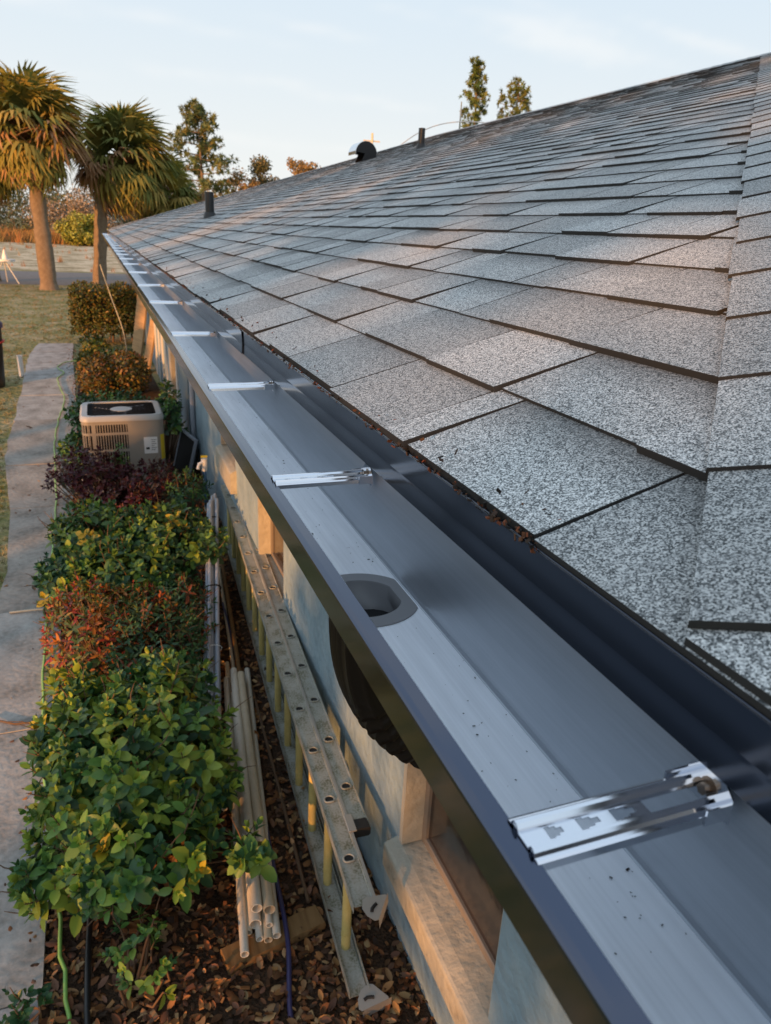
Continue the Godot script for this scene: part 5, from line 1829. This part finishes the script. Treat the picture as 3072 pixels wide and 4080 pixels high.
func pine(label: String, base: Vector3, height: float, spread: float, bare: float, tufts: int, tones: Array, r: RandomNumberGenerator, star: Mesh, size: float, shape := 0) -> void:
	var o := thing("pine_tree", label, "pine tree", base, "pines beyond the house")
	var st := mb()
	var top := base + Vector3(r.randf_range(-0.3, 0.3), height, 0)
	tube(st, [base, base.lerp(top, 0.5) + Vector3(0.1, 0, 0), top], [height * 0.016, height * 0.010, 0.02], 8)
	part(o, "trunk", done(st), M.bark)
	var lb := mb()
	var at := []
	var tint := []
	var limbs := 34
	for k in limbs:
		var f := bare + (1.0 - bare) * (k + r.randf()) / limbs
		var c := base.lerp(top, f)
		var wide := spread * (pow(1.0 - (f - bare) / (1.0 - bare), 0.75) * 0.95 + 0.1) if shape == 0 else spread * sqrt(maxf(0.05, 1.0 - pow((f - bare) / (1.0 - bare) * 2.0 - 1.0, 2.0)))
		wide *= r.randf_range(0.55, 1.1)
		var az := k * 2.39996 + r.randf_range(-0.4, 0.4)
		var tip := c + Vector3(cos(az) * wide, wide * r.randf_range(0.0, 0.35), sin(az) * wide)
		tube(lb, [c, c.lerp(tip, 0.5) + Vector3(0, -0.05 * wide, 0), tip], [0.05, 0.035, 0.012], 4, false)
		for j in int(tufts / limbs):
			var g := pow(r.randf(), 0.6)
			var p := c.lerp(tip, 0.25 + 0.8 * g) + rand_dir(r) * size * 0.9
			at.append(facing(rand_dir(r), Vector3.UP + rand_dir(r) * 0.5, size * r.randf_range(0.6, 1.2), p))
			tint.append(vary(tones[r.randi() % tones.size()], r, 0.3))
	part(o, "limbs", done(lb), M.bark)
	scatter(o, "crown", star, M.needle, at, tint)

func broadleaf(label: String, called: String, base: Vector3, trunk_h: float, blobs: Array, count: int, mesh: Mesh, lo: float, hi: float, tones: Array, r: RandomNumberGenerator, group := "") -> void:
	var o := thing(called, label, "tree", base, group)
	var st := mb()
	var fork := base + Vector3(0, trunk_h, 0)
	tube(st, [base, fork], [0.16, 0.11], 8)
	for b in blobs:
		var c: Vector3 = b[0]
		tube(st, [fork, fork.lerp(c, 0.6) + rand_dir(r) * 0.15, c + rand_dir(r) * 0.2], [0.08, 0.05, 0.015], 5, false)
	part(o, "trunk", done(st), M.bark)
	fill(o, "crown", in_blobs(blobs, 0.9), count, mesh, lo, hi, tones, r, M.leaf)

func clumps(c: Vector3, rad: Vector3, n: int, s: float, r: RandomNumberGenerator) -> Array:
	var out := []
	for k in n:
		var d := rand_dir(r)
		out.append([c + d * rad * pow(r.randf(), 0.45), Vector3(1, 0.8, 1) * s * r.randf_range(0.6, 1.25)])
	return out

func build_far() -> void:
	var r := RandomNumberGenerator.new()
	r.seed = 3131
	M.boot = mat(Color(.30, .19, .10), 0.9)
	M.dead_frond = leaf_mat(0.25, 0.8)
	M.dead_frond.vertex_color_use_as_albedo = false
	M.dead_frond.backlight = Color(.34, .20, .10)
	M.dead_frond.albedo_color = Color(.34, .20, .10).linear_to_srgb()
	var fm := [frond_mesh(1, 0.52, 0.52), frond_mesh(2, 0.48, 0.55), frond_mesh(3, 0.55, 0.48)]
	palm("tall cabbage palm with a leaning bare trunk, nearest the road at the left", Vector3(-1.78, GY, -32.0), Vector3(-1.98, 3.0, -32.0), 0.33, 0.24, 2.3, 88, 38, r, fm)
	palm("cabbage palm with ragged crown directly left of the gutter's far end", Vector3(0.05, GY, -34.4), Vector3(0.45, 2.3, -34.6), 0.29, 0.24, 2.3, 80, 40, r, fm, Vector3(0.95, 0.1, 0))
	palm("short cabbage palm with orange leaf stubs, nearest the roof edge", Vector3(3.0, GY, -36.5), Vector3(3.0, 1.25, -36.5), 0.34, 0.32, 1.7, 46, 18, r, fm)
	palm("cabbage palm cut by the left edge, grey old fronds on its trunk", Vector3(-4.1, GY, -35.5), Vector3(-4.0, 1.9, -35.5), 0.3, 0.3, 2.0, 52, 18, r, fm)
	var star := star_mesh(16, 0.15, 9)
	var star2 := star_mesh(12, 0.16, 10)
	var pine_t := [Color(.10, .14, .05), Color(.13, .16, .055), Color(.17, .165, .06), Color(.08, .11, .04)]
	pine("tall open pine standing right of the palms", Vector3(7.85, GY, -60), 10.6, 3.3, 0.36, 900, pine_t, r, star, 0.36)
	pine("tall narrow pine behind the ridge beside the antenna", Vector3(29.9, GY, -60), 15.8, 2.1, 0.38, 620, [Color(.09, .13, .03), Color(.13, .15, .04), Color(.06, .10, .025)], r, star, 0.36)
	pine("small round topped pine, rightmost behind the ridge", Vector3(33.6, GY, -60), 14.7, 1.55, 0.68, 340, [Color(.10, .135, .03), Color(.14, .155, .04), Color(.075, .11, .025)], r, star, 0.36, 1)
	var lf := leaf_mesh(0.7, 0.2, 0.2)
	var autumn := [Color(.21, .135, .05), Color(.28, .18, .06), Color(.16, .115, .05), Color(.32, .22, .08)]
	broadleaf("slender olive tree behind the roof, left of the brown one", "olive_tree", Vector3(12.8, GY, -62), 4.5, clumps(Vector3(12.9, 3.8, -62), Vector3(0.8, 2.2, 0.8), 16, 0.6, r), 2200, lf, 0.10, 0.22, [Color(.12, .12, .045), Color(.17, .14, .05), Color(.09, .095, .04)], r)
	broadleaf("round brown leaved tree behind the roof near the exhaust hood", "brown_tree", Vector3(15.8, GY, -61), 4.5, clumps(Vector3(15.7, 4.2, -61), Vector3(1.5, 1.7, 1.2), 22, 0.55, r), 2600, lf, 0.09, 0.2, autumn, r)
	broadleaf("low bronze tree behind the roof between the pine and olive tree", "bronze_tree", Vector3(11.0, GY, -60), 3.0, clumps(Vector3(10.9, 2.3, -60), Vector3(1.2, 1.7, 1.0), 18, 0.6, r), 2200, lf, 0.10, 0.2, autumn, r)
	# brush along the far side of the sand
	var tall := [[-17.0, -63.0, 4.6, Color(.035, .05, .025), "dark green bush at the far left behind the palms"], [-10.5, -62.0, 5.0, Color(.038, .052, .028), "large dark green bush between the left palm trunks"], [-5.0, -62.0, 4.4, Color(.045, .058, .03), "dark bush right of the tall palm's trunk"], [-1.2, -58.5, 3.4, Color(.13, .105, .075), "grey twiggy bush behind the leaning palms"], [-0.6, -54.0, 1.7, Color(.13, .14, .025), "yellow green bush left of the gutter's far end"], [2.6, -62.0, 4.2, Color(.05, .058, .03), "olive bush behind the roof's far corner"], [6.0, -65.0, 4.5, Color(.10, .085, .03), "sunlit olive bush at the foot of the tall pine"], [9.8, -66.0, 5.0, Color(.13, .10, .03), "golden bush right of the tall pine"], [14.0, -66.0, 4.4, Color(.12, .085, .03), "golden brown bush behind the ridge"]]
	for b in tall:
		for j in 3: b[j] = b[j] * 1.6
		var c := Vector3(b[0], GY + b[2] * 0.5, b[1])
		var o := thing("bush", b[4], "bush", Vector3(b[0], GY, b[1]), "bushes beyond the sand")
		var st := mb()
		for k in 6:
			tube(st, [Vector3(b[0] + r.randf_range(-0.4, 0.4), GY, b[1]), c + rand_dir(r) * b[2] * 0.5], [0.06, 0.015], 5, false)
		part(o, "stems", done(st), M.bark)
		var col: Color = b[3]
		col = col * 1.8
		fill(o, "foliage", in_blobs(clumps(c, Vector3(b[2] * 1.15, b[2] * 0.55, b[2] * 0.6), 24, b[2] * 0.30, r), 0.6), 8000, lf, 0.11, 0.27, [col, col * 1.7, col * 1.0, col.lerp(Color(.16, .10, .04), 0.4)], r, M.leaf)
	# the wood behind it all reads as one mass
	var blobs := []
	for k in 150:
		var x := r.randf_range(-130, 140)
		blobs.append([Vector3(x, GY + r.randf_range(0.2, 4.2), -118 - r.randf() * 22), Vector3(4.2, 2.6, 2.5) * r.randf_range(0.7, 1.3)])
	var holder := []
	var hint := []
	var where := in_blobs(blobs, 0.5)
	for i in 42000:
		var w: Array = where.call(r)
		holder.append(facing(rand_dir(r), (w[1] as Vector3) + rand_dir(r) * 0.5, r.randf_range(0.28, 0.62), w[0]))
		hint.append(vary([Color(.07, .08, .03), Color(.10, .10, .035), Color(.14, .11, .04), Color(.19, .135, .05)][r.randi() % 4], r, 0.3))
	tag(scatter(self, "far_wood", lf, M.leaf, holder, hint), "low distant woodland along the horizon", "woodland")
	# dry grass on the sand
	var g := grass_mesh(12, 8)
	var at := []
	var tint := []
	for i in 8200:
		var z := r.randf_range(-104, -43.2) if i % 2 else r.randf_range(-104, -86)
		var p := Vector3(r.randf_range(-36, 14), GY - 0.01, z)
		var clump := sin(p.x * 1.3 + z * 0.4) + sin(p.x * 0.5 - z * 0.9)
		if z > -88.0 and clump < 1.25: continue
		var s := r.randf_range(0.25, 0.6) * (2.3 if z < -88.0 else 0.7)
		at.append(Transform3D(Basis(Vector3.UP, r.randf() * TAU).scaled_local(Vector3(s, s * 1.3, s)), p))
		tint.append(vary([Color(.34, .17, .06), Color(.28, .13, .05), Color(.38, .25, .09), Color(.20, .15, .05)][r.randi() % 4], r, 0.25))
	tag(scatter(self, "dry_grass", g, M.dry, at, tint), "orange dry grass tufts on the sand across the road", "grass")
	# unseen oaks behind the viewer, crowns laid out to shape the roof's low-sun shade
	var oak := [Color(.03, .05, .02), Color(.045, .065, .022), Color(.025, .042, .016)]
	var across := Vector3(0.687, 0, 0.727)
	var row := Vector3(-15.27, 0, 14.43)
	var away := Vector3(0.727, 0, -0.687)
	var oaks := ["unseen shade oak straight behind the viewer's left shoulder", "second unseen shade oak of the row, behind the viewer to the left", "third unseen shade oak of the row at the viewer's left rear", "fourth unseen shade oak of the row at the viewer's left rear", "last unseen shade oak of the row, furthest to the left"]
	for k in 5:
		var e1: float = 3.2 - k * 3.2
		var crown := []
		var e: float = e1
		while e > e1 - 3.15:
			var low: float = 3.42 - 0.137 * e if e < -0.5 else 2.75
			var y: float = low
			while y < 8.0:
				if r.randf() < (0.78 if y == low and e < -0.5 else 0.96):
					crown.append([row + across * (e + r.randf_range(-0.2, 0.2)) + away * r.randf_range(-0.9, 0.9) + Vector3(0, y + r.randf_range(-0.15, 0.15), 0), Vector3(0.56, 0.46, 0.56)])
				y += 0.72
			# low clumps added below the crowns to keep sun off wall and condenser
			y = 0.2
			while y < low - 0.7:
				if r.randf() < (0.12 if e < -7.5 else 0.92 if e < -4.2 and e > -6.4 else 0.2 if y < 1.0 else 0.6):
					crown.append([row + across * (e + r.randf_range(-0.3, 0.3)) + away * r.randf_range(-1.2, 1.2) + Vector3(0, y, 0), Vector3(0.42, 0.34, 0.42)])
				y += 0.75
			e -= 0.79
		var foot := row + across * (e1 - 1.6)
		broadleaf(oaks[k], "unseen_shade_oak", Vector3(foot.x, GY, foot.z), 5.6, crown, crown.size() * 78, lf, 0.15, 0.26, oak, r)
	var gutter_shade := []  # low leaf clumps added to keep the sun off the near gutter
	for k in 14:
		gutter_shade.append([row + across * r.randf_range(-1.1, 0.7) + away * r.randf_range(-0.6, 0.6) + Vector3(0, r.randf_range(2.5, 2.8), 0), Vector3(0.34, 0.22, 0.34)])
	broadleaf("unseen low leaf clumps added to shade the gutter, under the row's first oak", "unseen_shade_oak", Vector3(row.x - 0.2, GY, row.z - 0.1), 4.6, gutter_shade, 1500, lf, 0.13, 0.22, oak, r)
